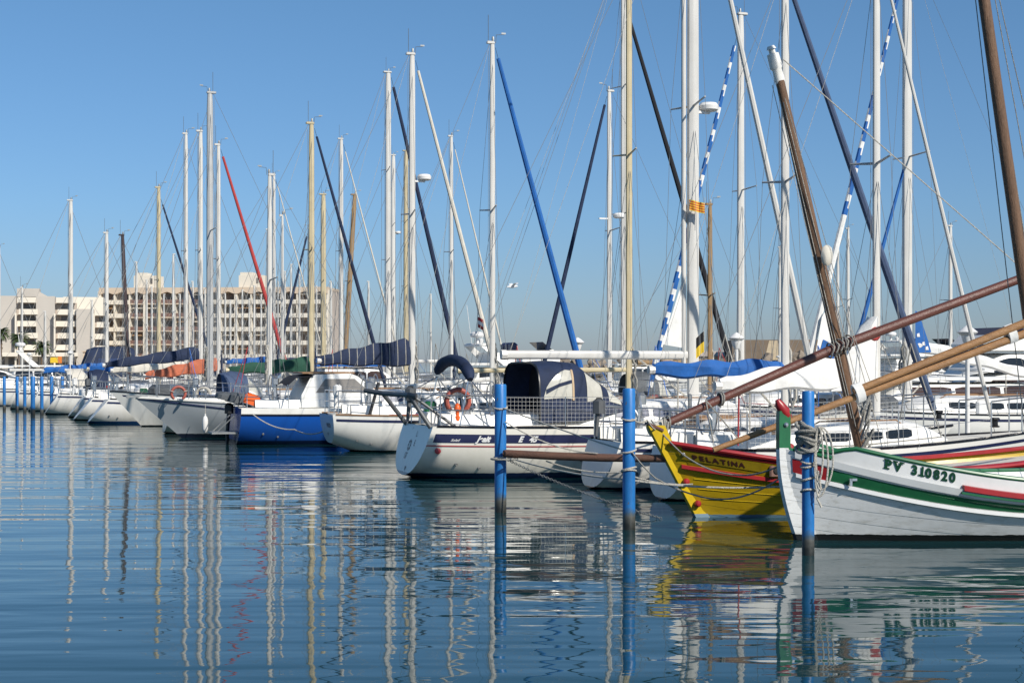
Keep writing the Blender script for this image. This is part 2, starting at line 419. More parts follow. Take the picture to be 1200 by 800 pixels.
def cabin(Hh, t0, t1, hgt, wf, parent, mat='cabin_white', glass='glass_dark', front=.3, aft=.06, win=(.38, .78), wr=None, nwin=3, gap=.12, name='coachroof', base=-.02, cap=None):
    n = 20
    def prof(u):
        k = 1.0
        if u < aft: k = u / aft * .5 + .5
        if u > 1 - front: k = 1 - ((u - 1 + front) / front) ** 1.6
        return k
    def cs(u, k):                    # point k (0 base .. 1 top edge) of the side wall
        t = t0 + (t1 - t0) * u; h = hgt * prof(u)
        x = t * Hh.Lw + .3 * Hh.rb * t ** 4
        wmax = Hh.half(min(t, .8)) * wf * (1 - .25 * max(0, u - .5))
        w = wmax * (1 - .13 * k)
        return x, w, Hh.h(t) + base + h * k
    mb = MB(); rings = []
    for i in range(n + 1):
        u = i / n; R_ = []
        x, w0, z0 = cs(u, 0); _, w1, z1 = cs(u, .8); _, w2, z2 = cs(u, 1)
        pr = [(w0, z0), (w1, z1), (w2 * .93, z2 + .01), (w2 * .5, z2 + .05 * min(1, prof(u) * 3))]
        rings.append([Vector((x, -w, z)) for w, z in pr] + [Vector((x, 0, z2 + .065 * min(1, prof(u) * 3)))] + [Vector((x, w, z)) for w, z in reversed(pr)])
    mb.loft(rings, False); mb.add(rings[0], [tuple(range(len(rings[0])))]); mb.add(rings[-1], [tuple(range(len(rings[-1])))])
    o = mb.build(name, mat, parent)
    wr = wr or (aft + .06, 1 - front * .9)
    for side in (-1, 1):
        for w in range(nwin):
            a = wr[0] + (wr[1] - wr[0]) * (w + gap / 2) / nwin; b = wr[0] + (wr[1] - wr[0]) * (w + 1 - gap / 2) / nwin
            wm = MB(); A = []
            for i in range(7):
                u = a + (b - a) * i / 6
                e = .16 if i in (0, 6) else 0
                lo, hi = win[0] + e * (win[1] - win[0]), win[1] - e * (win[1] - win[0])
                P_ = []
                for k in (lo, hi):
                    x, w_, z = cs(u, k); P_.append(Vector((x, side * (w_ + .008), z)))
                A.append(P_)
            wm.loft(A, False); wm.build('cabin_window', glass, o)
    return o, cs

V1 = None
ROOTS = []
FOOT = []     # (name, footprint centre, length, beam) kept while writing, used to keep berths apart
def sailboat(label, x, Z, ytop, d=1, L=8.5, B=2.7, am=None, hull='hull_white_navy', stripe='decal_navy', mast='mast_white', md=.075,
             boom=None, furl=None, fb=(.92, .88, 1.12), rt=.2, rb=.9, bs=.68, roof=(.3, .72, .42), radar=None, spread=1, lean=0, det=2,
             dodger=None, name='sailboat', aerial=True, extra=None, toprail='decal_black', wirer=None, glass='glass_dark', zs=.02, rails=True, boomr=.07, label_parts=None, t_cov=1):
    am = am if am is not None else L * .56
    mx = (x - CX) / F * Z
    HM = H0 + (HY - ytop) * Z / F
    base = Vector((mx, Z, 0)) - V * am * d
    root = empty(name, base, ANG + (0 if d == 1 else math.pi), label, 'sailboat', 'sailboats moored in the marina')
    ROOTS.append(root); FOOT.append((label, base + V * d * L / 2, L, B))
    Hh = YachtHull(L, B, fb[0], fb[1], fb[2], bs, rb, rt, zs)
    ho = hull_mesh(Hh, 24 if det > 1 else 16, 8 if det > 1 else 6).build('hull', hull, root, smooth=50)
    if stripe:
        mb = MB()
        for sd in (-1, 1): strip(mb, Hh, .01, .985, .10, .16, sd)
        mb.build('cove_stripe', stripe, ho)
    if toprail:
        rail(MB(), Hh, .01, 1, .022, .01, k=5, n=24).build('toe_rail', toprail, root)
    if Z < 70:
        for tf, zf in ((.08, .30), (.13, .22), (.34, .35), (.55, .28)):
            for sd in (-1, 1):
                mb = MB(); mb.lathe(Hh.at(tf, zf, sd, 0), [(.028, -.01), (.03, .012), (.018, .016), (.0, .006)], 8, axis=Matrix.Rotation(R(90 * -sd), 3, 'X')); mb.build('skin_fitting', 'dark_steel', ho)
    deck_mesh(Hh).build('deck', 'deck_cream', root)
    s0, s1, rh = roof
    o, cs = cabin(Hh, s0, s1, rh, .66, root, nwin=3, glass=glass)
    # cockpit coamings and helm
    mb = MB()
    for sd in (-1, 1):
        mb.loft([[Vector((Hh.Lw * t, sd * Hh.half(t) * k, Hh.h(t) + z)) for k, z in ((.50, 0), (.52, .22), (.62, .24), (.68, 0))] for t in (.06, .15, .22, s0 + .01)], False)
    mb.build('cockpit_coaming', 'cabin_white', root)
    if det > 1:
        hx, hz = Hh.Lw * (s0 + .06), Hh.h(s0) + rh + .06
        mb = MB(); mb.bbox((hx, 0, hz), (.7, .62, .08), .03); mb.build('sliding_hatch', rng.choice(['cabin_white', 'teak', 'cabin_white']), o)
        mb = MB(); mb.bbox((Hh.Lw * (s1 - .12), 0, Hh.h(s1) + rh * .75), (.5, .5, .07), .03); mb.build('hatch', 'glass_dark', o)
        mb = MB(); mb.bbox((Hh.Lw * s0 - .012, 0, Hh.h(s0) + rh * .55), (.03, .55, rh * .85), .01); mb.build('companionway', 'teak', o)
        for sd in (-1, 1):
            mb = MB(); mb.lathe((Hh.Lw * .17, sd * Hh.half(.17) * .6, Hh.h(.17) + .24), [(.06, 0), (.045, .06), (.055, .12), (.02, .13)], 8); mb.build('winch', 'stainless', root)
            mb = MB(); mb.tube([(Hh.Lw * (s0 + .05), sd * Hh.half(.4) * .45, Hh.h(.4) + rh + .02), (Hh.Lw * (s0 + .07), sd * Hh.half(.4) * .45, Hh.h(.4) + rh + .08), (Hh.Lw * (s0 + .3), sd * Hh.half(.5) * .42, Hh.h(.5) + rh + .08), (Hh.Lw * (s0 + .32), sd * Hh.half(.5) * .42, Hh.h(.5) + rh)], .014, 5); mb.build('grab_rail', 'teak', o)
    # mast ------------------------------------------------------------
    zb = Hh.h(am / L) + (rh * .9 if s0 * L < am < s1 * L else 0)
    lx = lean
    top = Vector((am + lx, 0, HM))
    def mp(z): return Vector((am + lx * (z - zb) / (HM - zb), 0, z))
    mb = MB(); mb.tube([mp(zb - .05), mp(zb + (HM - zb) * .5), mp(HM - .6), mp(HM)], [md, md, md * .9, md * .72], 10, flat=.72, up=Vector((1, 0, 0)))
    mb.bbox(mp(HM) + Vector((-.05, 0, .02)), (md * 2.7, md * 1.3, .07), .02)
    mo = mb.build('mast', mast, root)
    if aerial:
        mb = MB(); mb.tube([mp(HM) + Vector((-.1, .04, 0)), mp(HM) + Vector((-.1, .04, .75))], .008, 4)
        mb.tube([mp(HM) + Vector((.08, -.03, 0)), mp(HM) + Vector((.1, -.03, .22)), mp(HM) + Vector((.32, -.03, .24))], .008, 4)
        mb.box(mp(HM) + Vector((.3, -.03, .27)), (.12, .008, .04)); mb.lathe(mp(HM) + Vector((.02, .0, .05)), [(.035, 0), (.04, .05), (.03, .12), (.0, .13)], 6)
        mb.build('masthead_gear', 'galvanised', mo)
    sz = [HM * .56 + .3] if spread == 1 else [HM * .42 + .4, HM * .7 + .2]
    bm = Hh.half(min(am / L, 1)) * .96
    for z in sz:
        mb = MB()
        for sd in (-1, 1): mb.tube([mp(z), mp(z + .06) + Vector((-.12, sd * bm * .62, 0))], [.028, .018], 5)
        mb.build('spreader', 'mast_grey' if mast == 'mast_white' else mast, mo)
    if radar:
        rz = H0 + (HY - radar) * Z / F
        mb = MB(); mb.lathe(mp(rz) + Vector((.36 if t_cov else -.36, 0, -.1)), [(.15, 0), (.2, .03), (.21, .11), (.17, .17), (.02, .19)], 14)
        mb.box(mp(rz) + Vector((.2, 0, -.13)), (.36, .08, .05))
        mb.build('radar_dome', 'white_plastic', mo)
    # rigging ---------------------------------------------------------
    wr = wirer or max(.005, .00012 * Z)
    mb = MB()
    tack = Vector((Hh.X(1, fb[2]) - .12, 0, fb[2] + .04)); ft = None
    if furl:
        fm, J, frac, fr = furl[:4]
        tack = Vector((am + J, 0, Hh.h(min((am + J) / L, 1)) + .05))
        ft = mp(HM * frac) + Vector((md, 0, 0))
    else: ft = mp(HM * .97); 
    if not furl: mb.tube([tack, ft], wr, 4)
    mb.tube([Vector((.12, 0, Hh.h(0) + .02)), mp(HM - .03) + Vector((-md, 0, 0))], wr, 4)
    for sd in (-1, 1):
        cp = Vector((am - .12, sd * bm, Hh.h(am / L)))
        pts = [cp] + [mp(z + .06) + Vector((-.12, sd * bm * .62, 0)) for z in sz] + [mp(HM * .97)]
        mb.tube(pts, wr, 4)
        mb.tube([cp + Vector((-.3, 0, 0)), mp(sz[0] - .1)], wr, 4); mb.tube([cp + Vector((.3, 0, 0)), mp(sz[0] - .1)], wr, 4)
    mb.tube([mp(zb + .8) + Vector((-md - .03, .02, 0)), mp(HM - .2) + Vector((-md - .02, .02, 0))], wr, 4)
    mb.build('rigging', 'wire', root)
    if furl:
        a = tack + (ft - tack) * .035; b = ft - (ft - tack) * .03
        n = 28; mb = MB()
        pts = [a.lerp(b, i / n) for i in range(n + 1)]
        rs = [fr * (.75 + .25 * min(1, i / 3)) * (1 - .45 * (i / n) ** 1.5) for i in range(n + 1)]
        if isinstance(fm, tuple):
            n = 60; pts = [a.lerp(b, i / n) for i in range(n + 1)]; rs = [fr * (1 - .45 * (i / n) ** 1.5) for i in range(n + 1)]
            fcut = furl[4] if len(furl) > 4 else 0
            mb.tube(pts, rs, 8, stripe=lambda i, j: 1 if (i < fcut or ((i * 2 + j) % 8) < 3) else 0)
            go = mb.build('furled_genoa', list(fm), root)
        else:
            mb.tube(pts, rs, 8); go = mb.build('furled_genoa', fm, root)
        mb = MB(); mb.tube([tack, ft], wr, 4); mb.lathe(tack + Vector((0, 0, .1)), [(.07, 0), (.09, .02), (.05, .04), (.05, .12), (.09, .14), (.07, .17)], 8)
        mb.build('furling_drum', 'black_plastic', go)
    # boom --------------------------------------------------------------
    if boom:
        bl, by, cm = boom[0], boom[1], boom[2]
        bz = H0 + (HY - by) * Z / F
        g = mp(bz) + Vector((-md, 0, 0)); e = g + Vector((-bl, 0, boom[3] if len(boom) > 3 else -.02))
        mb = MB(); mb.tube([g, e], boomr, 8, flat=.7); mb.tube([e + Vector((.05, 0, 0)), e + Vector((-.06, 0, 0))], boomr * 1.15, 8)
        bo = mb.build('boom', mast if mast != 'mast_dark' else 'mast_grey', root)
        mb = MB()
        mb.tube([e + Vector((.1, 0, 0)), mp(HM - .05) + Vector((-md, 0, 0))], wr * .8, 4)
        mb.tube([g.lerp(e, .8) + Vector((0, 0, -.05)), Vector((g.lerp(e, .8).x, 0, Hh.h(.2) + .2))], .014, 5)
        mb.tube([g.lerp(e, .3), mp(zb + .1) + Vector((-md, 0, 0))], .022, 5)
        mb.build('boom_tackle', 'rope_white', bo)
        if cm:
            ch = boom[4] if len(boom) > 4 else .34
            n = 22; mb = MB(); rings = []
            for i in range(n + 1):
                u = i / n; c = g.lerp(e, u * .99) + Vector((.05 if i == 0 else 0, 0, 0))
                hh = ch * (1 - u) ** .8 + .12 + .03 * math.sin(u * 19 + Z); wdt = .13 * (1 - .4 * u) + .012 * math.sin(u * 31 + x)
                if i in (0, n): hh *= .8; wdt *= .6
                dz = -.1 - .03 * math.sin(u * 15 + x)
                prof = [(0, dz - .02), (-wdt * .8, dz + .02), (-wdt, .08), (-wdt * .75, hh * .6), (-wdt * .25, hh), (wdt * .25, hh), (wdt * .75, hh * .6), (wdt, .08), (wdt * .8, dz + .02)]
                rings.append([c + Vector((0, y, z)) for y, z in prof])
            mb.loft(rings, True, True); co = mb.build('sail_cover', cm, bo)
            if det > 1 and (len(boom) > 5 and boom[5]):
                mb = MB()
                for i in range(1, n, 2):
                    mb.tube([p + (p - rings[i][0]).normalized() * .006 for p in rings[i]] + [rings[i][0]], .011, 4)
                mb.build('cover_lashing', 'rope_white', co)
    # guard rails ---------------------------------------------------------
    if rails:
        tr = .014 if det > 1 else .018
        mb = MB(); hs = Hh.h(0)
        c = [Hh.at(.16, Hh.h(.16), -1, -.06), Hh.at(.02, Hh.h(.02), -1, -.06), Hh.at(.02, Hh.h(.02), 1, -.06), Hh.at(.16, Hh.h(.16), 1, -.06)]
        for zz in (.6, .32): mb.tube([p + Vector((0, 0, zz)) for p in c], tr, 5)
        for p in c: mb.tube([p, p + Vector((0, 0, .6))], tr, 5)
        m_ = (c[1] + c[2]) / 2; mb.tube([c[1].lerp(c[2], .3), c[1].lerp(c[2], .3) + Vector((0, 0, .6))], tr, 5); mb.tube([c[1].lerp(c[2], .7), c[1].lerp(c[2], .7) + Vector((0, 0, .6))], tr, 5)
        mb.build('pushpit', 'stainless', root)
        mb = MB()
        a0, a1 = Hh.at(.86, Hh.h(.86), -1, -.04), Hh.at(.86, Hh.h(.86), 1, -.04); tip = Vector((Hh.X(1, fb[2]) + .05, 0, fb[2]))
        up = Vector((0, 0, .62))
        mb.tube([a0 + up, (a0 * .4 + tip * .6) + up * 1.03 + Vector((0, -.12, 0)), tip + up * 1.05, (a1 * .4 + tip * .6) + up * 1.03 + Vector((0, .12, 0)), a1 + up], tr, 5)
        for p in (a0, a1, Hh.at(.95, Hh.h(.95), -1, -.02), Hh.at(.95, Hh.h(.95), 1, -.02)): mb.tube([p, p + up], tr, 5)
        mb.build('pulpit', 'stainless', root)
        mb = MB(); ts = [.16, .3, .44, .58, .72, .86]
        for sd in (-1, 1):
            Q = [Hh.at(t, Hh.h(t), sd, -.05) for t in ts]
            for p in Q[1:-1]: mb.tube([p, p + Vector((0, 0, .6))], tr * .9, 5)
            for zz in (.59, .31): mb.tube([p + Vector((0, 0, zz)) for p in Q], max(.004, wr * .8), 4)
        mb.build('guard_rail', 'stainless', root)
    if dodger:
        mat, tt, dw, dh = dodger; xx = Hh.Lw * tt; hz = Hh.h(tt) + rh * .6
        mb = MB(); rings = []
        for (u, k) in ((0, 1), (.35, 1.04), (.75, .98), (1.25, .25)):
            rings.append([Vector((xx + u, dw * math.cos(a) * (1 if abs(math.cos(a)) < .95 else 1), hz + dh * k * min(1, math.sin(a) * 1.5))) for a in [math.pi * j / 12 for j in range(13)]])
        mb.loft(rings, False); mb.build('sprayhood', mat, root)
    if Z < 125: deck_clutter(root, Hh, o, mp, zb, s0, s1, rh, md, am, x, Z, dodger is None and not name.startswith('tent') and extra is None)
    if extra: extra(root, Hh, mp, cs, ho)
    return root, Hh

def deck_clutter(root, Hh, roofo, mp, zb, s0, s1, rh, md, am, x, Z, hood):
    r = random.Random(int(x * 13 + Z * 7)); near = Z < 70
    hc = Hh.h(.12)
    if r.random() < .75:                                     # wheel on its pedestal, or a tiller
        c = Vector((Hh.Lw * .13, 0, hc + .55)); mb = MB()
        mb.tube([c + Vector((0, .38 * math.cos(t), .38 * math.sin(t))) for t in [2 * math.pi * k / 18 for k in range(19)]], .016, 5)
        for k in range(3): mb.tube([c, c + Vector((0, .38 * math.cos(k * 2.1), .38 * math.sin(k * 2.1)))], .01, 4)
        mb.tube([c + Vector((.12, 0, -.6)), c + Vector((.1, 0, .1))], [.09, .07], 6); mb.bbox(c + Vector((.12, 0, .2)), (.2, .24, .2), .04)
        mb.build('steering_wheel', 'stainless', root)
    if r.random() < .6:                                      # outboard clamped on the stern rail
        y = r.choice((-.7, -.5, .6)) * Hh.half(0); mb = MB(); p = Vector((.05, y, Hh.h(0) + .45))
        mb.bbox(p + Vector((0, 0, .18)), (.2, .2, .28), .06); mb.tube([p + Vector((-.02, 0, .08)), p + Vector((-.06, 0, -.35))], [.05, .03], 6)
        mb.build('outboard_motor', r.choice(['black_plastic', 'dark_steel', 'white_plastic']), root)
    if r.random() < .55 and Z > 30:                          # cans and bags lashed to the rail
        for k in range(r.randint(1, 3)):
            t = .3 + .1 * k + r.random() * .05; p = Hh.at(t, Hh.h(t), r.choice((-1, 1)), -.12); mb = MB(); mb.bbox(p + Vector((0, 0, .2)), (.32, .14, .36), .05); mb.build('jerrycan', r.choice(['paint_blue', 'red_canvas', 'grey_tarp', 'white_plastic', 'paint_green']), root)
    if r.random() < .7:
        mb = MB()
        for k in range(3):
            c = mp(zb + .5 + .35 * k) + Vector((md + .02, (k - 1) * .1, 0)); mb.tube([c + Vector((.03 * math.sin(3 * t), .09 * math.sin(t), .26 * math.cos(t))) for t in [2 * math.pi * j / 10 for j in range(11)]], .03, 5)
        mb.build('halyard_coil', r.choice(['rope_white', 'rope_grey', 'navy_canvas']), root)
    if near or r.random() < .5:
        mb = MB()                                            # sheets and lines led along the deck
        for sd in (-1, 1):
            mb.tube([Hh.at(.2, Hh.h(.2) + .02, sd, -.25), Hh.at(.5, Hh.h(.5) + .05, sd, -.3), Hh.at(.72, Hh.h(.72) + .1, sd, -.2), mp(zb + 1.4) + Vector((md + .6, 0, 0))], .012, 4)
        mb.build('jib_sheet', r.choice(['rope_white', 'paint_blue', 'paint_red', 'rope_grey']), root)
    if hood and r.random() < .45:
        xx = Hh.Lw * s0; hz = Hh.h(s0) + .1; w_ = Hh.half(s0) * .62; ht = rh + .55; rings = []
        for (u, k) in ((-.35, .95), (.0, 1.05), (.35, 1.0), (.95, .45)):
            rings.append([Vector((xx + u, -w_ * math.copysign(abs(math.cos(a)) ** .7, math.cos(a)), hz + ht * k * abs(math.sin(a)) ** .7)) for a in [math.pi * j / 14 for j in range(15)]])
        mb = MB(); mb.loft(rings[:3], False); mb.loft([[p.lerp(q, .0) for p, q in zip(rings[2], rings[3])], [p.lerp(q, .25) for p, q in zip(rings[2], rings[3])]], False)
        so_ = mb.build('sprayhood', r.choice(['navy_canvas', 'navy_canvas', 'cream_canvas', 'slate_canvas', 'grey_tarp', 'black_canvas']), root)
        mb = MB(); mb.loft([[p.lerp(q, f_) for p, q in zip(rings[2], rings[3])] for f_ in (.25, 1)], False); mb.build('windscreen', 'vinyl', so_)
    if r.random() < .35 and Z > 30:
        mb = MB(); mb.bbox((am + 1.3, 0, Hh.h(.75) + .25), (1.7, .9, .35), .14); mb.build('dinghy_cover', r.choice(['grey_tarp', 'slate_canvas', 'white_canvas', 'grey_tarp']), root)
    if r.random() < .4 and Z > 60:
        mb = MB(); p = Vector((.1, r.choice((-.5, .5)), Hh.h(0))); mb.tube([p, p + Vector((0, 0, 1.7))], .02, 5); mb.lathe(p + Vector((0, 0, 1.7)), [(.05, 0), (.12, .04), (.12, .1), (.03, .16)], 8); mb.build('stern_pole', 'white_plastic', root)

def fender(loc, label, L=.6, r=.11, mat='white_plastic', hang=.5):
    mb = MB(); mb.lathe((0, 0, -L), [(.02, 0), (r * .7, .04), (r, .12), (r, L - .12), (r * .7, L - .04), (.025, L), (.03, L + .05), (.01, L + .06)], 12)
    o = mb.build('fender', mat); place(o, loc); tag(o, label, 'fender', 'fenders hung on the boats')
    mb = MB(); mb.tube([(0, 0, .03), (0, .03, hang)], .009, 5); mb.build('fender_rope', 'rope_white', o)
    return o
def horseshoe(loc, rz, label, r=.27, mat='red_buoy'):
    mb = MB(); pts = []
    for i in range(17):
        a = R(-52 + i * (284 / 16)); pts.append((r * math.cos(a), 0, r * math.sin(a)))
    mb.tube(pts, [.05] + [.32 * r] * 15 + [.05], 10, flat=.7, up=Vector((0, 1, 0)))
    o = mb.build('horseshoe_buoy', mat); place(o, loc, rz); tag(o, label, 'lifebuoy', 'lifebuoys on the stern rails')
    mb = MB()
    for i in (4, 12): mb.tube([Vector(pts[i]) * (1 + .4 * math.cos(t)) + Vector((0, .1 * math.sin(t), 0)) for t in [2 * math.pi * k / 10 for k in range(11)]], .012, 4)
    mb.build('strap', 'rope_white', o)
    return o

def local(root, v):
    return Matrix.Translation(root.location) @ Matrix.Rotation(root.rotation_euler.z, 4, 'Z') @ Vector(v)

# ------------------------------------------------------------------ motor boats
def motorboat(label, x, Z, d=1, L=9, B=3.2, fb=(.95, 1.0, 1.5), hs=1.1, house=(.22, .72), fly=False, arch=0, glass='glass_dark', hull='hull_white_black', canopy=None, roofmat='cabin_white', roofdrop=0, am=None, rail_=True, cs_front=.34, name='motorboat'):
    am = am if am is not None else L * .4
    base = Vector(((x - CX) / F * Z, Z, 0)) - V * am * d
    root = empty(name, base, ANG + (0 if d == 1 else math.pi), label, 'motorboat', 'motorboats moored in the marina')
    FOOT.append((label, base + V * d * L / 2, L, B))
    Hh = YachtHull(L, B, fb[0], fb[1], fb[2], .9, 1.1, .1, -.1, 3.0, 1.25)
    ho = hull_mesh(Hh, 20, 7).build('hull', hull, root, smooth=50)
    mb = MB()
    for sd in (-1, 1): strip(mb, Hh, .0, .99, .2, .26, sd, .01)
    mb.build('rubbing_strake', 'decal_navy', ho)
    deck_mesh(Hh).build('deck', 'cabin_white', root)
    rail(MB(), Hh, 0, 1, .035, 0, k=6, n=22).build('gunwale', 'gelcoat', root)
    low, cs0 = cabin(Hh, house[0] + .05, .9, .42, .74, root, glass=glass, front=.45, nwin=2, wr=(.42, .85), name='trunk_cabin')
    ob, cs = cabin(Hh, house[0], house[1], hs, .8, root, glass=glass, front=cs_front, aft=.02, win=(.50, .9), nwin=3, gap=.08, wr=(.05, .80), name='deckhouse')
    # windscreen on the sloping front
    hx0 = Hh.Lw * (house[0] + (house[1] - house[0]) * (1 - cs_front)); zt = Hh.h(house[1]) + hs
    mb = MB(); bw = Hh.half(.6) * .62
    mb.loft([[Vector((hx0 + (.2 + k) * L * .03 + dx, y * w, zt - .04 - dz)) for y in (-1, -.3, .3, 1)] for (k, dx, dz, w) in ((0, 0, 0, bw * .92), (.6, .25, .34, bw))], False)
    # brow / roof plate
    m2 = MB(); m2.bbox((Hh.Lw * (house[0] + (house[1] - house[0]) * .36), 0, zt + .04), (L * (house[1] - house[0]) * .92, Hh.half(.45) * 1.45, .09), .04)
    m2.build('roof', roofmat, ob)
    topz = zt + .08
    if fly:
        fx = Hh.Lw * (house[0] + .2 * (house[1] - house[0]))
        mb = MB(); W = Hh.half(.4) * 1.25; Lf = L * .3
        rr = []
        for u, k in ((0, .75), (.6, .8), (.9, 1), (1, .35)):
            rr.append([Vector((fx + Lf * u - (.0 if k > .5 else .0), -W / 2 * (1 - .1 * u), topz)), Vector((fx + Lf * u, -W / 2 * (1 - .1 * u), topz + .55 * k)), Vector((fx + Lf * u, W / 2 * (1 - .1 * u), topz + .55 * k)), Vector((fx + Lf * u, W / 2 * (1 - .1 * u), topz))])
        mb.loft(rr, False); mb.add(rr[0], [(0, 1, 2, 3)]); mb.add(rr[-1], [(0, 1, 2, 3)])
        fo = mb.build('flybridge', 'cabin_white', root)
        mb = MB(); mb.loft([[Vector((fx + Lf * .9, y * W * .45, topz + .5)), Vector((fx + Lf * .75, y * W * .42, topz + .85))] for y in (-1, -.5, 0, .5, 1)], False); mb.build('wind_deflector', 'glass_brown', fo)
        mb = MB()
        for y in (-.5, 0, .5): mb.bbox((fx + Lf * .35, y, topz + .55), (.3, .45, .55), .08)
        mb.build('seat', 'decal_navy', fo)
    if arch:
        ax = Hh.Lw * (house[0] + .04); W = Hh.half(.3) * .8
        az = topz + arch; mb = MB()
        for sd in (-1, 1):
            mb.loft([[Vector((ax + .9 + dx, sd * W, topz - .1)), Vector((ax + dx * .8, sd * W * .85, az - .08))] for dx in (0, .42)] , False)
            mb.loft([[Vector((ax + .9 + dx, sd * (W - .08), topz - .1)), Vector((ax + dx * .8, sd * (W * .85 - .08), az - .08))] for dx in (0, .42)], False)
        mb.bbox((ax + .17, 0, az - .02), (.42, W * 1.75, .12), .05)
        ao = mb.build('radar_arch', 'cabin_white', root)
        mb = MB(); mb.lathe((ax + .2, 0, az + .04), [(.07, 0), (.06, .22), (.26, .25), (.3, .31), (.29, .4), (.2, .46), (.02, .48)], 14)
        mb.build('radar_dome', 'white_plastic', ao)
        mb = MB(); mb.tube([(ax + .2, W * .6, az), (ax, W * .65, az + 1.6)], .012, 5); mb.tube([(ax + .2, -W * .6, az), (ax + .1, -W * .62, az + .9)], .012, 5)
        mb.lathe((ax + .2, -W * .4, az + .02), [(.05, 0), (.1, .08), (.1, .16), (.02, .22)], 8)
        mb.build('aerial', 'white_plastic', ao)
    if canopy:
        mat, t0, t1, hz = canopy; rings = []
        for t, k, w in ((t0, .06, .92), (t0 + .02, .55, .92), (t0 + .06, .93, .88), (t0 + .12, 1, .84), (t1 - .04, 1.02, .84), (t1, .95, .86)):
            h = Hh.h(t); W = Hh.half(max(t, 0)) * w
            rings.append([Vector((Hh.Lw * t, -W, h)), Vector((Hh.Lw * t, -W * .97, h + hz * k * .8)), Vector((Hh.Lw * t, -W * .75, h + hz * k * .97)), Vector((Hh.Lw * t, 0, h + hz * k * 1.03)), Vector((Hh.Lw * t, W * .75, h + hz * k * .97)), Vector((Hh.Lw * t, W * .97, h + hz * k * .8)), Vector((Hh.Lw * t, W, h))])
        mb = MB(); mb.loft(rings, False); mb.add(rings[0], [tuple(range(7))]); mb.add(rings[-1], [tuple(range(7))])
        co = mb.build('cockpit_canopy', mat, root)
        mb = MB()
        for sd in (-1, 1):
            tt = (t0 + .14, t1 - .05)
            mb.loft([[Vector((Hh.Lw * t, sd * (Hh.half(t) * (w + .0) * .975 + .012), Hh.h(t) + hz * k)) for k in (.35, .7)] for t, w in ((tt[0], .84), (tt[1], .84))], False)
        mb.build('canopy_window', 'glass_blue', co)
    if rail_:
        mb = MB(); ts = [.42, .55, .68, .8, .9, .98]
        for sd in (-1, 1):
            Q = [Hh.at(t, Hh.h(t), sd, -.06) for t in ts]
            for p in Q: mb.tube([p, p + Vector((0, 0, .55))], .018, 5)
            mb.tube([p + Vector((0, 0, .55)) for p in Q], .018, 5); mb.tube([p + Vector((0, 0, .28)) for p in Q], .012, 5)
        c = [Hh.at(.2, Hh.h(.2), -1, -.06), Hh.at(.0, Hh.h(.0), -1, -.06), Hh.at(.0, Hh.h(.0), 1, -.06), Hh.at(.2, Hh.h(.2), 1, -.06)]
        for p in c: mb.tube([p, p + Vector((0, 0, .6))], .018, 5)
        mb.tube([p + Vector((0, 0, .6)) for p in c], .018, 5)
        mb.build('guard_rail', 'stainless', root)
    return root, Hh

# ================================================================== WORLD, CAMERA, LIGHT
SUN_EL, SUN = R(36), Vector((.64, -.77, 0)).normalized()
w = bpy.data.worlds.new('World'); sc.world = w; w.use_nodes = True
nt = w.node_tree; N = nt.nodes; Lk = nt.links
sky = N.new('ShaderNodeTexSky'); sky.sky_type = 'NISHITA'; sky.sun_disc = False
sky.sun_elevation = SUN_EL; sky.sun_rotation = math.atan2(SUN.x, SUN.y); sky.altitude = 0; sky.air_density = 1.0; sky.dust_density = .35; sky.ozone_density = 3.0
tint = N.new('ShaderNodeMix'); tint.data_type = 'RGBA'; tint.blend_type = 'MULTIPLY'; tint.inputs['Factor'].default_value = 1
gc = N.new('ShaderNodeTexCoord'); gs = N.new('ShaderNodeSeparateXYZ'); Lk.new(gc.outputs['Generated'], gs.inputs[0])
gr = N.new('ShaderNodeValToRGB'); Lk.new(gs.outputs['Z'], gr.inputs['Fac'])
gr.color_ramp.elements[0].position = 0; gr.color_ramp.elements[0].color = (.50, .59, .86, 1)
gr.color_ramp.elements[1].position = .30; gr.color_ramp.elements[1].color = (.62, .87, 1.0, 1)
e_ = gr.color_ramp.elements.new(.10); e_.color = (.55, .74, .98, 1)
Lk.new(gr.outputs['Color'], tint.inputs['B'])
Lk.new(sky.outputs[0], tint.inputs['A'])
bg = N['Background']; Lk.new(tint.outputs['Result'], bg.inputs['Color']); bg.inputs['Strength'].default_value = .10
sl = bpy.data.lights.new('sun', 'SUN'); sl.energy = 5.0; sl.angle = R(.53); sl.color = (1, .94, .84)
so = bpy.data.objects.new('sun', sl); COL.objects.link(so)
SD = Vector((SUN.x * math.cos(SUN_EL), SUN.y * math.cos(SUN_EL), math.sin(SUN_EL)))
so.rotation_euler = SD.to_track_quat('Z', 'Y').to_euler(); so.location = SD * 60
cd = bpy.data.cameras.new('camera'); cam = bpy.data.objects.new('camera', cd); COL.objects.link(cam)
cam.location = (0, 0, H0); cam.rotation_euler = (R(90), 0, 0)
cd.sensor_width = 36; cd.lens = 54; cd.shift_y = (HY - 400) / 1200; cd.clip_start = .1; cd.clip_end = 12000
sc.camera = cam
sc.view_settings.view_transform = 'Standard'; sc.view_settings.look = 'None'; sc.view_settings.exposure = 0

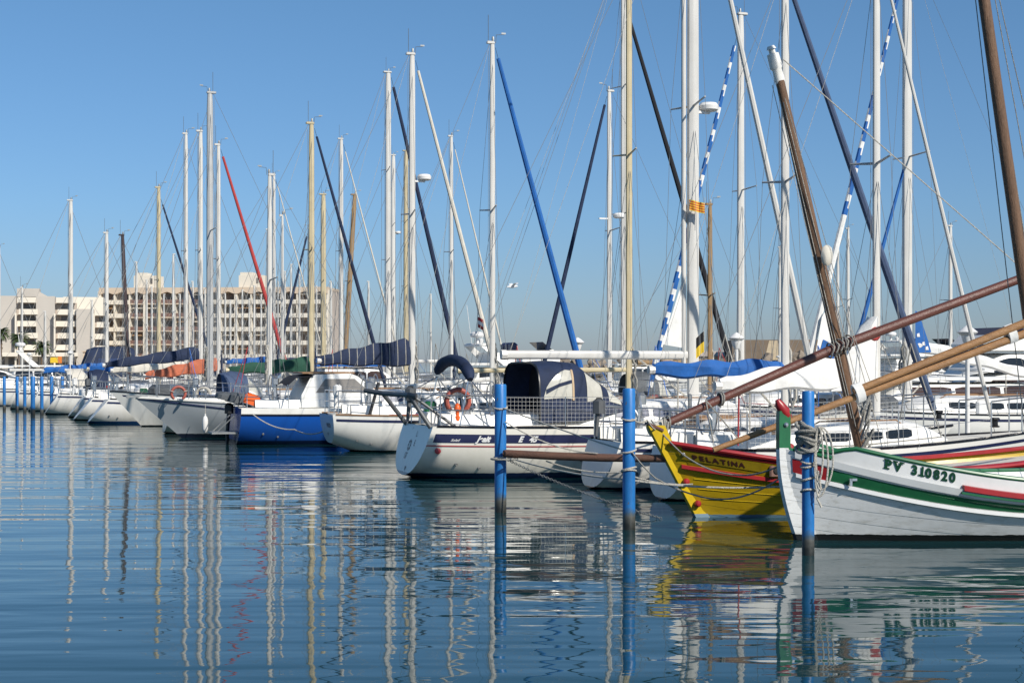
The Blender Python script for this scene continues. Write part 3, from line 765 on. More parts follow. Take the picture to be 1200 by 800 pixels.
# ================================================================== WATER AND LAND
m = bpy.data.materials.new('harbour_water'); nt, N, Lk, b = nodes(m)
b.inputs['Base Color'].default_value = (.007, .038, .045, 1); b.inputs['Roughness'].default_value = .025; b.inputs['IOR'].default_value = 1.33; b.inputs['Specular Tint'].default_value = (.98, .97, .86, 1)
tc = N.new('ShaderNodeTexCoord')
def wave(scale, sx, sy, rot, detail, rough=.5):
    mp = N.new('ShaderNodeMapping'); mp.inputs['Scale'].default_value = (sx, sy, 1); mp.inputs['Rotation'].default_value = (0, 0, R(rot))
    Lk.new(tc.outputs['Object'], mp.inputs[0])
    n = N.new('ShaderNodeTexNoise'); n.inputs['Scale'].default_value = scale; n.inputs['Detail'].default_value = detail; n.inputs['Roughness'].default_value = rough
    n.inputs['Distortion'].default_value = .3
    Lk.new(mp.outputs[0], n.inputs['Vector']); return n.outputs['Fac']
def mul(a, k):
    q = N.new('ShaderNodeMath'); q.operation = 'MULTIPLY'; Lk.new(a, q.inputs[0])
    if isinstance(k, (int, float)): q.inputs[1].default_value = k
    else: Lk.new(k, q.inputs[1])
    return q.outputs[0]
def add(a, c):
    q = N.new('ShaderNodeMath'); q.operation = 'ADD'; Lk.new(a, q.inputs[0]); Lk.new(c, q.inputs[1]); return q.outputs[0]
long_ = wave(1.0, .16, .85, 4, 1.0)
mid = wave(1.0, .75, 1.7, -9, 1.5)
fine = wave(1.0, 2.2, 5.5, 6, 2)
streak = wave(1.0, .22, 2.3, 2, 1.5)
patch = wave(1.0, .05, .09, 20, 2)
pr = N.new('ShaderNodeMapRange'); pr.inputs['From Min'].default_value = .38; pr.inputs['From Max'].default_value = .62; pr.inputs['To Min'].default_value = .25; pr.inputs['To Max'].default_value = 1.0
Lk.new(patch, pr.inputs['Value'])
hgt = add(add(add(mul(streak, .0095), mul(long_, .024)), mul(mul(mid, pr.outputs[0]), .014)), mul(mul(fine, pr.outputs[0]), .0022))
bp = N.new('ShaderNodeBump'); bp.inputs['Strength'].default_value = 1.0; bp.inputs['Distance'].default_value = 1.0
Lk.new(hgt, bp.inputs['Height']); Lk.new(bp.outputs[0], b.inputs['Normal'])
MATS['harbour_water'] = m
mb = MB(); mb.add([(-4000, -60, 0), (4000, -60, 0), (4000, 9000, 0), (-4000, 9000, 0)], [(0, 1, 2, 3)])
tag(mb.build('water', 'harbour_water', smooth=0), kind='structure')
# quay and promenade in front of the flats (left), breakwater on the right
mb = MB(); q = [(-400, 262), (-40, 240), (-26, 262), (-26, 420), (-60, 700), (-400, 700)]
mb.add([(x, y, 1.3) for x, y in q] + [(x, y, -1) for x, y in q], [tuple(range(6))] + [(i, i + 6, (i + 1) % 6 + 6, (i + 1) % 6) for i in range(6)])
tag(mb.build('ground', 'paving', smooth=0), kind='structure')
mb = MB(); q = [(4, 151), (70, 138), (120, 140), (120, 230), (4, 215)]
mb.add([(x, y, .9) for x, y in q] + [(x, y, -1) for x, y in q], [tuple(range(5))] + [(i, i + 5, (i + 1) % 5 + 5, (i + 1) % 5) for i in range(5)])
tag(mb.build('ground', 'concrete', smooth=0), kind='structure')
mb = MB()
for i in range(420):
    t = rng.random(); c = Vector((3 + 68 * t, 150.5 - 12.5 * t, 0)) + Vector((0, rng.uniform(-1.5, 5), 0))
    z = .3 + (c.y - (149 - 12.5 * t)) * .35 + rng.uniform(-.2, .3)
    r = rng.uniform(.35, .8); M3 = Matrix.Rotation(rng.random() * 6, 3, Vector((rng.random() - .5, rng.random() - .5, rng.random())).normalized())
    vs = []
    for k in range(14):
        ph = k * 2.4; zz = 1 - 2 * (k + .5) / 14; q_ = math.sqrt(1 - zz * zz)
        vs.append(M3 @ Vector((q_ * math.cos(ph) * 1.3, q_ * math.sin(ph), zz * .8)) * r * rng.uniform(.75, 1.1))
    import bmesh
    bm_ = bmesh.new(); [bm_.verts.new(c + p + Vector((0, 0, z))) for p in vs]
    bmesh.ops.convex_hull(bm_, input=bm_.verts); bm_.verts.ensure_lookup_table(); bm_.verts.index_update()
    used = [v for v in bm_.verts if v.link_faces]; ix = {v: i for i, v in enumerate(used)}
    mb.add([v.co[:] for v in used], [[ix[v] for v in f.verts] for f in bm_.faces]); bm_.free()
o = mb.build('breakwater', 'rock', smooth=0); tag(o, 'brown rock breakwater lying low behind the yachts', 'breakwater', kind='stuff')

# pontoon between the two rows, with lamp posts
U = Vector((-.459, .889, 0)).normalized()
PB = Vector((9.4, 31.7, 0))
root = empty('pontoon', PB, math.atan2(U.y, U.x), 'long wooden walkway floating between the two rows of yachts', 'pontoon')
mb = MB(); 
for k in range(72): mb.box((-12 + k * 1.5, -.1, .48), (1.46, 1.3, .06))
mb.build('planking', 'pontoon_wood', root)
mb = MB()
for s in (-.62, .42): mb.bbox((42, s, .36), (109, .14, .16), .02)
for k in range(20): mb.bbox((-11 + k * 5.6, -.1, .1), (2.2, 1.1, .42), .05)
mb.build('float', 'concrete', root)
LAMPS = ((0, 'white mushroom lamp post on the walkway at the far right, by the motor yachts'), (8.1, 'white mushroom lamp post rising behind the royal blue boom cover'), (16.2, 'white mushroom lamp post at the foot of the bright blue rolled jib'))
lamp0 = None
for s, lb in LAMPS:
    p = PB + U * s
    if lamp0 is None:
        lamp0 = empty('lamp_post', p, 0, lb, 'lamp post', 'lamp posts on the walkway')
        mb = MB(); mb.lathe((0, 0, .5), [(.09, 0), (.09, .05), (.05, .08), (.045, 2.2), (.05, 2.22)], 12); mb.build('post', 'white_plastic', lamp0)
        mb = MB(); mb.lathe((0, 0, 2.6), [(.06, 0), (.1, .08), (.13, .2), (.2, .25), (.21, .27), (.1, .36), (.04, .40), (.0, .42)], 16); mb.build('lamp_shade', 'white_plastic', lamp0)
    else:
        r_ = lamp0.copy(); COL.objects.link(r_); r_.location = p; r_['label'] = lb
        for c in lamp0.children:
            q_ = c.copy(); COL.objects.link(q_); q_.parent = r_

# ================================================================== THE TWO LATEEN BOATS
def w2l(root): return (Matrix.Translation(root.location) @ Matrix.Rotation(root.rotation_euler.z, 4, 'Z')).inverted()
def catalan(label, loc, ang, L, bm_, h0, hmid, stem, hullm, capm, am):
    root = empty('lateen_boat', loc, ang, label, 'fishing boat', 'traditional wooden lateen boats')
    FOOT.append((label, loc + Vector((math.cos(ang), math.sin(ang), 0)) * L / 2, L, bm_ * 2))
    hf = lambda a: hmid + (h0 - hmid) * max(0, 1 - a / am) ** 2.2 + (.35 * ((a - am) / (L - am)) ** 2 if a > am else 0)
    Hh = CatalanHull(L, bm_, am, hf, stem)
    ho = hull_mesh(Hh, 48, 13).build('hull', hullm, root, smooth=60)
    return root, Hh, ho

# --- white boat -----------------------------------------------------
WS = lambda z: -.25 * (1 - max(0, 1 - max(z, -.3) / 1.16) ** 1.9) if z > -.01 else .06 * (-z)
wb, WH, who = catalan('white wooden lateen boat with green and red bands, nearest at the right edge', Vector((3.60, 19.3, 0)), R(15.5), 8.0, 1.25, 1.16, .50, WS, 'hull_catalan_white', 'paint_green', 3.8)
mb = MB(); rr = []
for i in range(15):
    z = -.35 + 1.51 * i / 14; x = WS(z)
    q_ = .075 + .15 * max(0, 1 - max(z, 0) / 1.16) ** .8; rr.append([Vector((x - .035, -.05, z)), Vector((x + q_, -.06 - q_ * .25, z)), Vector((x + q_, .06 + q_ * .25, z)), Vector((x - .035, .05, z))])
mb.loft(rr, True, True); mb.build('stem', 'hull_catalan_white', wb, smooth=30)
mb = MB(); x0 = WS(1.16)
mb.loft([[Vector((x0 - .035 + dx, -.05, z)), Vector((x0 + .115 + dx, -.055, z)), Vector((x0 + .115 + dx, .055, z)), Vector((x0 - .035 + dx, .05, z))] for z, dx in ((1.14, 0), (1.3, 0), (1.5, .0), (1.62, .005))], True, True)
po = mb.build('stem_head', 'paint_green', wb, smooth=30)
mb = MB(); mb.tube([Vector((x0 - .04, 0, 1.76)), Vector((x0 - .01, 0, 1.70)), Vector((x0 + .05, 0, 1.62)), Vector((x0 + .105, 0, 1.54)), Vector((x0 + .13, 0, 1.49))], [.03, .062, .075, .055, .012], 10); mb.build('red_cap', 'paint_red', po)
mb = MB(); mb.lathe((x0 + .05, -.052, 1.45), [(.028, 0), (.03, .02), (.015, .035), (.0, .036)], 10, axis=Matrix.Rotation(R(90), 3, 'X')); mb.build('bolt', 'stainless', po)
# wales and painted bands on both sides
mb = MB()
for sd in (-1, 1):
    strip(mb, WH, .012, .985, 0, .085, sd, .03, 40)
mb.build('upper_wale', 'paint_white', who)
for sd in (-1, 1):
    mb = MB(); strip(mb, WH, .010, .046, .10, .27, sd, .012, 8); mb.build('red_patch', 'paint_red', who)
    mb = MB(); strip(mb, WH, .046, .97, lambda t: .115 - .02 * min(1, t * 3), lambda t: .27 - .1 * min(1, t * 2.6), sd, .007, 40); mb.build('green_band', 'paint_green', who)
mb = MB()
for sd in (-1, 1):
    A = []
    for i in range(41):
        t = .012 + .97 * i / 40; h = WH.h(t); z = h - (.305 - .1 * min(1, t * 2.6))
        p = WH.at(t, z, sd, .002)
        A.append([p + Vector((0, 0, .03)), p + Vector((0, sd * .035, .022)), p + Vector((0, sd * .035, -.022)), p + Vector((0, 0, -.03))])
    mb.loft(A, False)
mb.build('lower_wale', 'paint_white', who)
mb = MB(); rail(mb, WH, .012, .052, .034, .03, -.005, n=12, k=8); mb.build('gunwale', 'paint_green', wb); mb = MB(); rail(mb, WH, .74, .98, .032, .02, -.01, n=12, k=8); mb.build('gunwale', 'paint_green', wb)
mb = MB(); A = []
deck_mesh(WH, .01, .99, 30, .14, .03, .05).build('deck', 'paint_white', wb)
# raised washboard with its cap
def wz(a): return WH.hf(a) + .04
def wh_(a): return .035 + .135 * min(1, max(0, (a - .40) / .22)) ** .8 * (1 if a < 5.3 else max(0, 1 - (a - 5.3) / .5))
for sd in (-1, 1):
    A = []; C = []
    for i in range(50):
        a = .30 + 5.5 * i / 49; y = WH.b(a) - .025
        p = WH.at(a / 8.0, WH.hf(a), 1, 0); x = p.x; y = p.y - .02
        hh = wh_(a)
        A.append([Vector((x, sd * y, wz(a) - .05)), Vector((x, sd * (y + .03), wz(a) + hh)), Vector((x, sd * (y - .015), wz(a) + hh)), Vector((x, sd * (y - .04), wz(a) - .05))])
        C.append(Vector((x, sd * (y + .008), wz(a) + hh + .012)))
    mb = MB(); mb.loft(A, False); so_ = mb.build('washboard', 'paint_white', wb)
    mb = MB(); mb.tube(C, .03, 8, flat=1.3); mb.build('washboard_cap', 'paint_green', so_)
def letters_on(a0, zoff, sc_=1.0):
    def fn(u, v):
        a = a0 + u * .80; p = WH.at(a / 8.0, WH.hf(a), -1, 0)
        k = (zoff + v) / .17
        return Vector((p.x, p.y + .02 - .03 * k - .008 - .006, wz(a) + zoff + v))
    return fn
# registration, heavy slab letters: text plus serifs
size = .158; u = 0
for ch in 'PV 310820':
    if ch == ' ': u += .085; continue
    mb = MB()
    vs, fs = text_mesh(ch, size, .0085); wd = max(v.x for v in vs); f = letters_on(.90 + u * .80, .028)
    mb.add([f(v.x, v.y) for v in vs], fs)
    def slab(xa, xb, ya, yb):
        mb.add([f(xa, ya) + Vector((0, -.001, 0)), f(xb, ya) + Vector((0, -.001, 0)), f(xb, yb) + Vector((0, -.001, 0)), f(xa, yb) + Vector((0, -.001, 0))], [(0, 1, 2, 3)])
    H_ = size * .73
    if ch == 'P': slab(-.012, .062, -.008, .012); slab(-.012, .03, H_ - .02, H_)
    if ch == 'V': slab(-.018, .045, H_ - .018, H_); slab(wd - .045, wd + .018, H_ - .018, H_)
    if ch == '1': slab(wd - .065, wd + .02, -.004, .016)
    u += wd + .026; mb.build('registration_letter', 'letter_green', wb, smooth=0)
mb = MB()                                                     # red sheer plank aft of the lettering
A = []
for i in range(24):
    a = 1.72 + 3.6 * i / 23; p = WH.at(a / 8.0, WH.hf(a), -1, 0); z = WH.hf(a) + .005
    A.append([p + Vector((0, .0, z - p.z + .05)), p + Vector((0, -.05, z - p.z + .040)), p + Vector((0, -.05, z - p.z - .02)), p + Vector((0, 0, z - p.z - .035))])
mb.loft(A, True, True); mb.build('rubbing_plank', 'paint_red', wb)
mb = MB(); A = []
for i in range(24):
    a = 1.70 + 3.6 * i / 23; p = WH.at(a / 8.0, WH.hf(a) - .03, -1, 0); z = WH.hf(a) - .045
    A.append([Vector((p.x, p.y, z + .015)), Vector((p.x, p.y - .045, z + .012)), Vector((p.x, p.y - .045, z - .012)), Vector((p.x, p.y, z - .015))])
mb.loft(A, True, True); mb.build('rubbing_plank', 'paint_green', wb)
mb = MB(); p = WH.at(.075, WH.h(.075) - .17, -1, .03)
mb.box(p, (.10, .03, .03)); mb.box(p + Vector((-.03, 0, -.03)), (.03, .03, .09)); mb.build('fairlead', 'stainless', wb)
mb = MB(); mb.bbox((.95, .1, 1.02), (.45, .5, .22), .06); mb.build('fore_hatch', 'cream_canvas', wb)
# mast of the white boat (raked forward) and its two-piece yard
iw = w2l(wb)
mb = MB(); A_, B_ = iw @ at(1232, 560, 20.25), iw @ at(1097, -400, 20.0)
mb.tube([A_, A_.lerp(B_, .4), A_.lerp(B_, .8), B_], [.08, .08, .07, .06], 12); mo = mb.build('mast', 'old_wood', wb)
mb = MB()
for dx, k in ((.13, 1), (-.11, .98), (.3, .9), (.5, .8)):
    mb.tube([iw @ (wb.location + Vector((0, 0, 0))) + Vector((3.7 + dx * 2, .2, .6)), A_.lerp(B_, k)], .007, 5)
mb.build('rigging', 'rope_grey', wb)
Yl = [at(836, 527, 19.55), at(1004, 464, 19.75), at(1200, 391, 20.0), at(1330, 342, 20.15), at(1460, 294, 20.3)]
mb = MB(); mb.tube([iw @ p for p in Yl], [.036, .048, .058, .058, .045], 12); yo = mb.build('yard', 'yard_pine', wb)
Y2 = [at(1000, 458.5, 19.7), at(1200, 379, 19.95), at(1400, 300, 20.15), at(1600, 220, 20.4)]
mb = MB(); mb.tube([iw @ p for p in Y2], [.045, .055, .055, .035], 12); mb.build('upper_yard', 'yard_pine', yo)
for (px, py, Zb) in ((1006, 460, 19.72), (1184, 391, 19.97)):
    mb = MB(); d_ = (iw @ Y2[1] - iw @ Y2[0]).normalized(); c = iw @ at(px, py, Zb); upv = Vector((0, 0, 1)); n_ = d_.cross(Vector((0, 1, 0))).normalized()
    rg = []
    for s_ in (-.055, .055):
        rg.append([c + d_ * s_ + n_ * (math.sin(t) * .128) + Vector((0, 1, 0)) * (math.cos(t) * .075) for t in [2 * math.pi * k / 14 for k in range(14)]])
    mb.loft(rg, True, True); mb.build('lashing', 'white_canvas', yo)
# --- yellow boat ----------------------------------------------------
YS = lambda z: -.62 * z / 1.1
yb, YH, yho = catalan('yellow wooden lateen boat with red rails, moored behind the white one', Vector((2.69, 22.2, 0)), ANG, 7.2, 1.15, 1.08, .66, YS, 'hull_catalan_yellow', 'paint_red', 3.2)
mb = MB(); rr = []
for i in range(13):
    z = -.3 + 1.63 * i / 12; x = YS(z)
    wd = .225 + .05 * max(0, z - .9)
    rr.append([Vector((x - .05, -.05, z)), Vector((x + wd - .05, -.07, z)), Vector((x + wd - .05, .07, z)), Vector((x - .05, .05, z))])
mb.loft(rr, True, True); st = mb.build('stem', 'paint_yellow', yb, smooth=30)
mb = MB(); x = YS(1.33); mb.loft([[Vector((x - .06, -.06, z)), Vector((x + .17, -.09, z - .10 * 1)), Vector((x + .17, .09, z - .10)), Vector((x - .06, .06, z))] for z in (1.345, 1.38)], True, True); mb.build('stem_cap', 'yard_red', st, smooth=30)
mb = MB()
rr = [[Vector((YS(z) - .056, -.054, z)), Vector((YS(z) + .146, -.075, z)), Vector((YS(z) + .146, .075, z)), Vector((YS(z) - .056, .054, z))] for z in (-.2, .05)]
mb.loft(rr, True); mb.build('stem_foot', 'paint_bluegrey', st, smooth=30)
for z in (.52, .20):
    mb = MB(); c = Vector((YS(z) + .06, -.062, z)); mb.lathe(c, [(.04, -.01), (.05, .02), (.048, .06), (.03, .08), (.0, .085)], 12, axis=Matrix.Rotation(R(90), 3, 'X')); mb.build('bolt', 'paint_red', st)
mb = MB(); rail(mb, YH, .01, .98, .036, .02, .0, n=44, k=8, flat=1.3); mb.build('gunwale', 'paint_red', yb)
mb = MB()
for sd in (-1, 1):
    strip(mb, YH, .02, .98, -.01, .055, sd, .012, 40)
mb.build('sheer_strake', 'paint_red', yho)
mb = MB()
for sd in (-1, 1):
    A = []
    for i in range(41):
        t = .01 + .97 * i / 40; h = YH.h(t); p = YH.at(t, h - .32 + .1 * min(1, t * 2), sd, 0)
        A.append([p + Vector((0, 0, .035)), p + Vector((0, sd * .035, .025)), p + Vector((0, sd * .035, -.025)), p + Vector((0, 0, -.035))])
    mb.loft(A, False)
mb.build('wale', 'paint_red', yho)
mb = MB()                                                     # plank seams
for sd in (-1,):
    for dz in (.46, .60, .74): 
        A = [YH.at(i / 30 * .6 + .02, max(.08, YH.h(i / 30 * .6 + .02) * (1 - dz) ), sd, .004) for i in range(31)]
        mb.tube(A, .005, 4)
mb.build('plank_seam', 'paint_yellow', yho)
deck_mesh(YH, .01, .99, 30, .10, .03, .04).build('deck', 'deck_cream', yb)
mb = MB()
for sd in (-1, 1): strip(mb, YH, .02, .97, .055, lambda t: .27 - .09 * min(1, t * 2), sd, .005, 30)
mb.build('upper_panel_shade', 'panel_yellow_shade', yho)  # band over the hull, shade under the sheer painted as darker yellow
mb = MB()                                                     # name board
def nb(a, d, off=.014): 
    return YH.at(a / 7.2, YH.h(a / 7.2) - d, -1, off)
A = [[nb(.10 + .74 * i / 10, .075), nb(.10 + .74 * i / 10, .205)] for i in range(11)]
mb.loft(A, False); nbo = mb.build('name_board', 'board_yellow_shade', yb)
mb = MB(); u = 0
for ch in 'PELATINA':
    vs, fs = text_mesh(ch, .095, .0035); wd = max(v.x for v in vs)
    mb.add([nb(.20 + u + v.x * .9, .175 - v.y, .02) for v in vs], fs); u += wd * .9 + .012
mb.build('name_lettering', 'name_red', nbo, smooth=0)
mb = MB(); mb.lathe(nb(.14, .12, .0), [(.03, 0), (.03, .02), (.012, .035)], 8, axis=Matrix.Rotation(R(90), 3, 'X')); mb.build('bolt', 'stainless', nbo)
mb = MB(); p = nb(1.0, .15, .0); mb.bbox(p, (.2, .05, .16), .02); mb.build('hawse_plate', 'railing_brown', yb)
mb = MB(); mb.lathe(p + Vector((0, -.03, 0)), [(.055, 0), (.045, .01), (.02, .012)], 12, axis=Matrix.Rotation(R(90), 3, 'X')); mb.build('hawse_hole', 'flag_black', yb)
for a_, dz in ((1.25, .0), (1.75, .02)):
    p = nb(a_, -.05, -.25); mb = MB(); mb.lathe(p, [(.06, 0), (.05, .06), (.045, .13), (.06, .15), (.05, .2), (.02, .22)], 10); bo = mb.build('bitt', 'paint_red', yb)
mb = MB(); p = nb(1.7, -.08, -.3)
for k in range(5): mb.tube([p + Vector(((.17 - .01 * k) * math.cos(t), (.17 - .01 * k) * math.sin(t), .02 + .035 * k)) for t in [2 * math.pi * j / 14 for j in range(15)]], .022, 6)
mb.build('rope_coil', 'rope_grey', yb)
# washboard, foredeck edge, tiller: red and cream planks aft
for sd in (-1, 1):
    A = []
    for i in range(24):
        a = 2.9 + 3.2 * i / 23; p = YH.at(a / 7.2, YH.hf(a), sd, -.05); hh = .05 * min(1, i / 3, (23 - i) / 3 + .01)
        A.append([p + Vector((0, 0, 0)), p + Vector((0, 0, hh + .01)), p + Vector((0, -sd * .03, hh + .01)), p + Vector((0, -sd * .03, 0))])
    mb = MB(); mb.loft(A, False); mb.build('washboard', 'paint_red', yb)
iy = w2l(yb)
mb = MB(); A_, B_ = iy @ at(1013, 545, 23.05), iy @ at(914, 95, 22.7)
mb.tube([A_, A_.lerp(B_, .3), A_.lerp(B_, .65), B_], [.088, .088, .082, .066], 14); mo = mb.build('mast', 'old_wood', yb)
C_ = iy @ at(904, 58, 22.65)
dv = (C_ - B_).normalized()
mb = MB(); mb.tube([B_ + dv * (-.03), B_ + dv * .02, B_.lerp(C_, .35), B_.lerp(C_, .42), B_.lerp(C_, .85), B_.lerp(C_, .88)], [.075, .085, .075, .105, .095, .055], 12, flat=.7)
mb.tube([B_.lerp(C_, .88), C_], .05, 8); mb.tube([C_, C_ + dv * .05], [.075, .05], 10)
mb.build('masthead_block', 'cabin_white', mo)
mb = MB(); c = iy @ at(969, 300, 22.6); mb.tube([c + Vector((0, 0, .16)), c + Vector((0, 0, .12)), c, c + Vector((0, 0, -.1)), c + Vector((0, 0, -.14))], [.03, .08, .1, .08, .03], 10, flat=.6); mb.build('pulley_block', 'cream_canvas', mo)
mb = MB()
for q_, e_ in (((918, 120), (1018, 520)), ((912, 110), (1003, 500)), ((920, 115), (1030, 505)), ((905, 100), (998, 490)), ((969, 310), (1022, 520)), ((971, 310), (1028, 470))):
    mb.tube([iy @ at(*q_, 22.55), iy @ at(*e_, 22.85)], .006, 5)
mb.tube([iy @ at(918, 70, 22.6), iy @ at(1215, 330, 23.4)], .009, 5)
mb.build('rigging', 'rope_white', yb)
mb = MB()
for k in range(7):
    c = iy @ at(1014 + 4 * math.sin(k * 2.1), 462 + k * 10, 22.8 - .02 * k); mb.tube([c + Vector((.07 * math.cos(t), .05 * math.sin(t + k), -.3 * (.5 - .5 * math.cos(t)) )) for t in [2 * math.pi * j / 10 for j in range(11)]], .016, 5)
mb.build('halyard_coil', 'rope_grey', mo)
Yr = [at(762, 504, 22.35), at(985, 405, 22.85), at(1200, 325, 23.4), at(1420, 243, 23.9)]
mb = MB(); mb.tube([iy @ p for p in Yr], [.055, .075, .068, .04], 12); yo = mb.build('yard', 'yard_red', yb)
mb = MB(); pts = [iy @ Yr[0].lerp(Yr[1], k) for k in (-.01, .02, .05, .085)]; mb.tube(pts, [.075, .082, .085, .078], 12); mb.build('tip_wrapping', 'cream_canvas', yo)
mb = MB()
for k in range(5):
    c = iy @ (Yr[0].lerp(Yr[1], .94 + .025 * k)); mb.tube([c + Vector((.02 * math.sin(3 * t), .13 * math.cos(t), .11 * math.sin(t))) for t in [2 * math.pi * j / 12 for j in range(13)]], .014, 5)
for kk in (.07, .09, .36, .37):
    c = iy @ (Yr[0].lerp(Yr[1], kk)); mb.tube([c + Vector((0, .095 * math.cos(t), .095 * math.sin(t))) for t in [2 * math.pi * j / 12 for j in range(13)]], .014, 5)
mb.build('lashing', 'rope_grey', yo); mb = MB()
mb.tube([iy @ at(778, 490, 22.25), iy @ at(781, 520, 22.2)], .02, 6); mb.tube([iy @ at(783, 494, 22.3), iy @ at(780, 520, 22.2)], .02, 6)
mb.build('tip_lashing', 'rope_grey', yo); mb = MB()
mb.tube([iy @ at(827, 468, 22.4), iy @ at(836, 518, 22.2)], .011, 5); mb.tube([iy @ at(828, 470, 22.4), iy @ at(870, 520, 22.4)], .011, 5)
mb.build('brail_line', 'rope_grey', yo)
mb = MB(); mb.tube([iy @ at(866, 455, 22.7), iy @ at(865, 522, 22.6)], .014, 6); mb.build('downhaul', 'paint_red', yo)

# ================================================================== BLUE MOORING PILES, BAR, ROPES
def pile(label, x, Z, top, r, lean=0):
    h = H0 + (HY - top) * Z / F
    mb = MB(); l = lean
    mb.tube([(0, 0, -2), (l * .5, 0, h * .5), (l, 0, h - .02), (l, 0, h)], [r, r, r, r * .88], 20)
    mb.lathe((l, 0, h - .012), [(r * .86, 0), (r * .8, .012), (.0, .016)], 18)
    o = mb.build('mooring_pile', 'pile_paint'); place(o, at(x, 0, Z).xy.to_3d()); tag(o, label, 'mooring pile', 'blue mooring piles')
    return o
pile('slim blue mooring pile left of the two rope-tied ones, holding the brown bar', 586.5, 22.9, 450, .088)
pile('blue mooring pile just left of the yellow bow, ropes knotted around it', 737, 20.5, 455, .085)
pile('nearest blue mooring pile carrying a thick grey coil of rope', 947, 17.76, 458, .072)
for x, Z, lb in ((5, 75, 'leftmost blue pile of the far cluster, at the photo edge'), (20, 73, 'second blue pile of the far left cluster'), (29, 72, 'third blue pile of the far left cluster'), (38.5, 68, 'thickest blue pile, middle of the far left cluster'), (49, 68, 'blue pile just right of the thickest far one'), (60.5, 69, 'second last blue pile of the far left cluster'), (73, 72, 'blue pile nearest the white sterns in the far cluster')):
    pile(lb, x, Z, 441, .095 if x == 38.5 else .075)
a, c = at(590, 531, 22.75), at(786, 537, 22.05)
mb = MB(); mb.tube([a.lerp(c, k) + Vector((0, 0, -.02 * math.sin(k * 3.1))) for k in (0, .02, .3, .6, .97, 1)], [.05, .058, .06, .058, .055, .045], 12)
o = mb.build('mooring_bar', 'pole_brown'); tag(o, 'horizontal brown wooden bar lashed between blue pile and yellow bow', 'wooden bar')
mb = MB()
for k in (0.02, .04): mb.tube([a.lerp(c, k) + Vector((-.06 + .17 * math.cos(t), .17 * math.sin(t) , -.08)) for t in [2 * math.pi * j / 16 for j in range(17)]], .015, 6)
mb.build('lashing', 'rope_grey', o)
def rope(label, pts, r=.012, mat='rope_white', sag=.1, name='mooring_rope', cat='rope'):
    mb = MB()
    for i in range(len(pts) - 1): mb.tube(sagline(pts[i], pts[i + 1], sag if isinstance(sag, (int, float)) else sag[i], 16), r, 6)
    o = mb.build(name, mat); return tag(o, label, cat, 'mooring ropes')
rope('thin rope from the left pile down past the big cream hull to the middle pile', [at(590, 478, 22.8), at(737, 529, 20.45)], .011, sag=.02)
rope('slack rope from the left pile ending on the brown bar', [at(592, 494, 22.8), at(700, 531, 22.3)], .010, sag=.1)
rope('pale rope running from the brown bar to the yellow hull across the middle pile', [at(600, 537, 22.7), at(737, 562, 20.6), at(914, 570, 20.2)], .013, sag=.05)
rope('lowest thin rope dipping behind the middle pile', [at(640, 540, 22.6), at(728, 553, 22), at(812, 567, 21.8)], .010, sag=.06)
rope('slack rope hanging across the yellow bow from pile to stem', [at(741, 530, 20.4), at(768, 560, 20.6), at(815, 580, 20.4), at(914, 560, 19.4)], .011, 'rope_grey', sag=(.02, .02, .14))
rope('rope from the yellow stem head looping under the name board', [at(763, 492, 22.2), at(800, 532, 21.6), at(860, 556, 21.0), at(914, 545, 19.5)], .012, 'rope_grey', sag=(.02, .06, .05))
rope('rope tying the middle pile to the yellow stem head', [at(741, 491, 20.4), at(758, 492, 21.4), at(772, 504, 22.2)], .013, sag=.04)
rope('white mooring rope drooping along the blue hull', [at(296, 485, 41.2), at(345, 503, 40.6), at(383, 503, 39.5)], .016, sag=(.12, .12))
# coil and hitches on the near pile
def wraps(label, x, Z, ys, r, tr=.013, mat='rope_white'):
    c = at(x, 0, Z); mb = MB()
    for k, y in enumerate(ys):
        z = H0 + (HY - y) * Z / F
        mb.tube([Vector((c.x + (r + tr * .8) * math.cos(t), c.y + (r + tr * .8) * math.sin(t), z + .025 * math.sin(t + k))) for t in [2 * math.pi * j / 18 for j in range(19)]], tr, 6)
    o = mb.build('rope_hitch', mat); return tag(o, label, 'rope', 'ropes hitched on the piles')
wraps('single turn of white line near the top of the left pile', 586.5, 22.9, (477, 534.5), .088)
wraps('four turns of rope around the middle blue pile', 737, 20.5, (490, 528, 549, 552), .085)
wraps('turns of pale line below the coil on the nearest pile', 947, 17.76, (540, 545, 561, 575), .072)
c = at(947, 512, 17.76); mb = MB()
for k in range(17):
    ph = k * 1.3
    mb.tube([c + Vector(((.105 + .035 * math.sin(k * 2.2)) * math.cos(t) , (.105 + .035 * math.cos(k)) * math.sin(t), (k - 8) * .013 + (.05 + .04 * math.sin(k)) * math.sin(t + ph * .6) )) for t in [2 * math.pi * j / 20 for j in range(21)]], .021, 7)
o = mb.build('rope_coil', 'rope_grey'); tag(o, 'thick grey bundle of rope wound round the nearest blue pile', 'rope', 'ropes hitched on the piles')
mb = MB(); c2 = at(952, 500, 17.66)
for (dx, dz, w_) in ((.06, -.80, .10), (.12, -.72, .14), (.03, -.62, .05)):
    mb.tube([c2 + Vector((dx * .3 + w_ * math.sin(t) * (1 if t < math.pi else .45) + .05, -.04 - .02 * math.sin(t), dz * (.5 - .5 * math.cos(t)))) for t in [2 * math.pi * j / 24 for j in range(25)]], .011, 6)
mb.tube([c2 + Vector((.06, -.03, -.5)), c2 + Vector((.09, -.03, -.7)), c2 + Vector((.05, -.03, -.82)), c2 + Vector((.10, -.03, -.92))], .013, 6)
o = mb.build('hanging_rope', 'rope_white'); tag(o, 'long pale loops of rope hanging from the coil before the white hull', 'rope', 'ropes hitched on the piles')
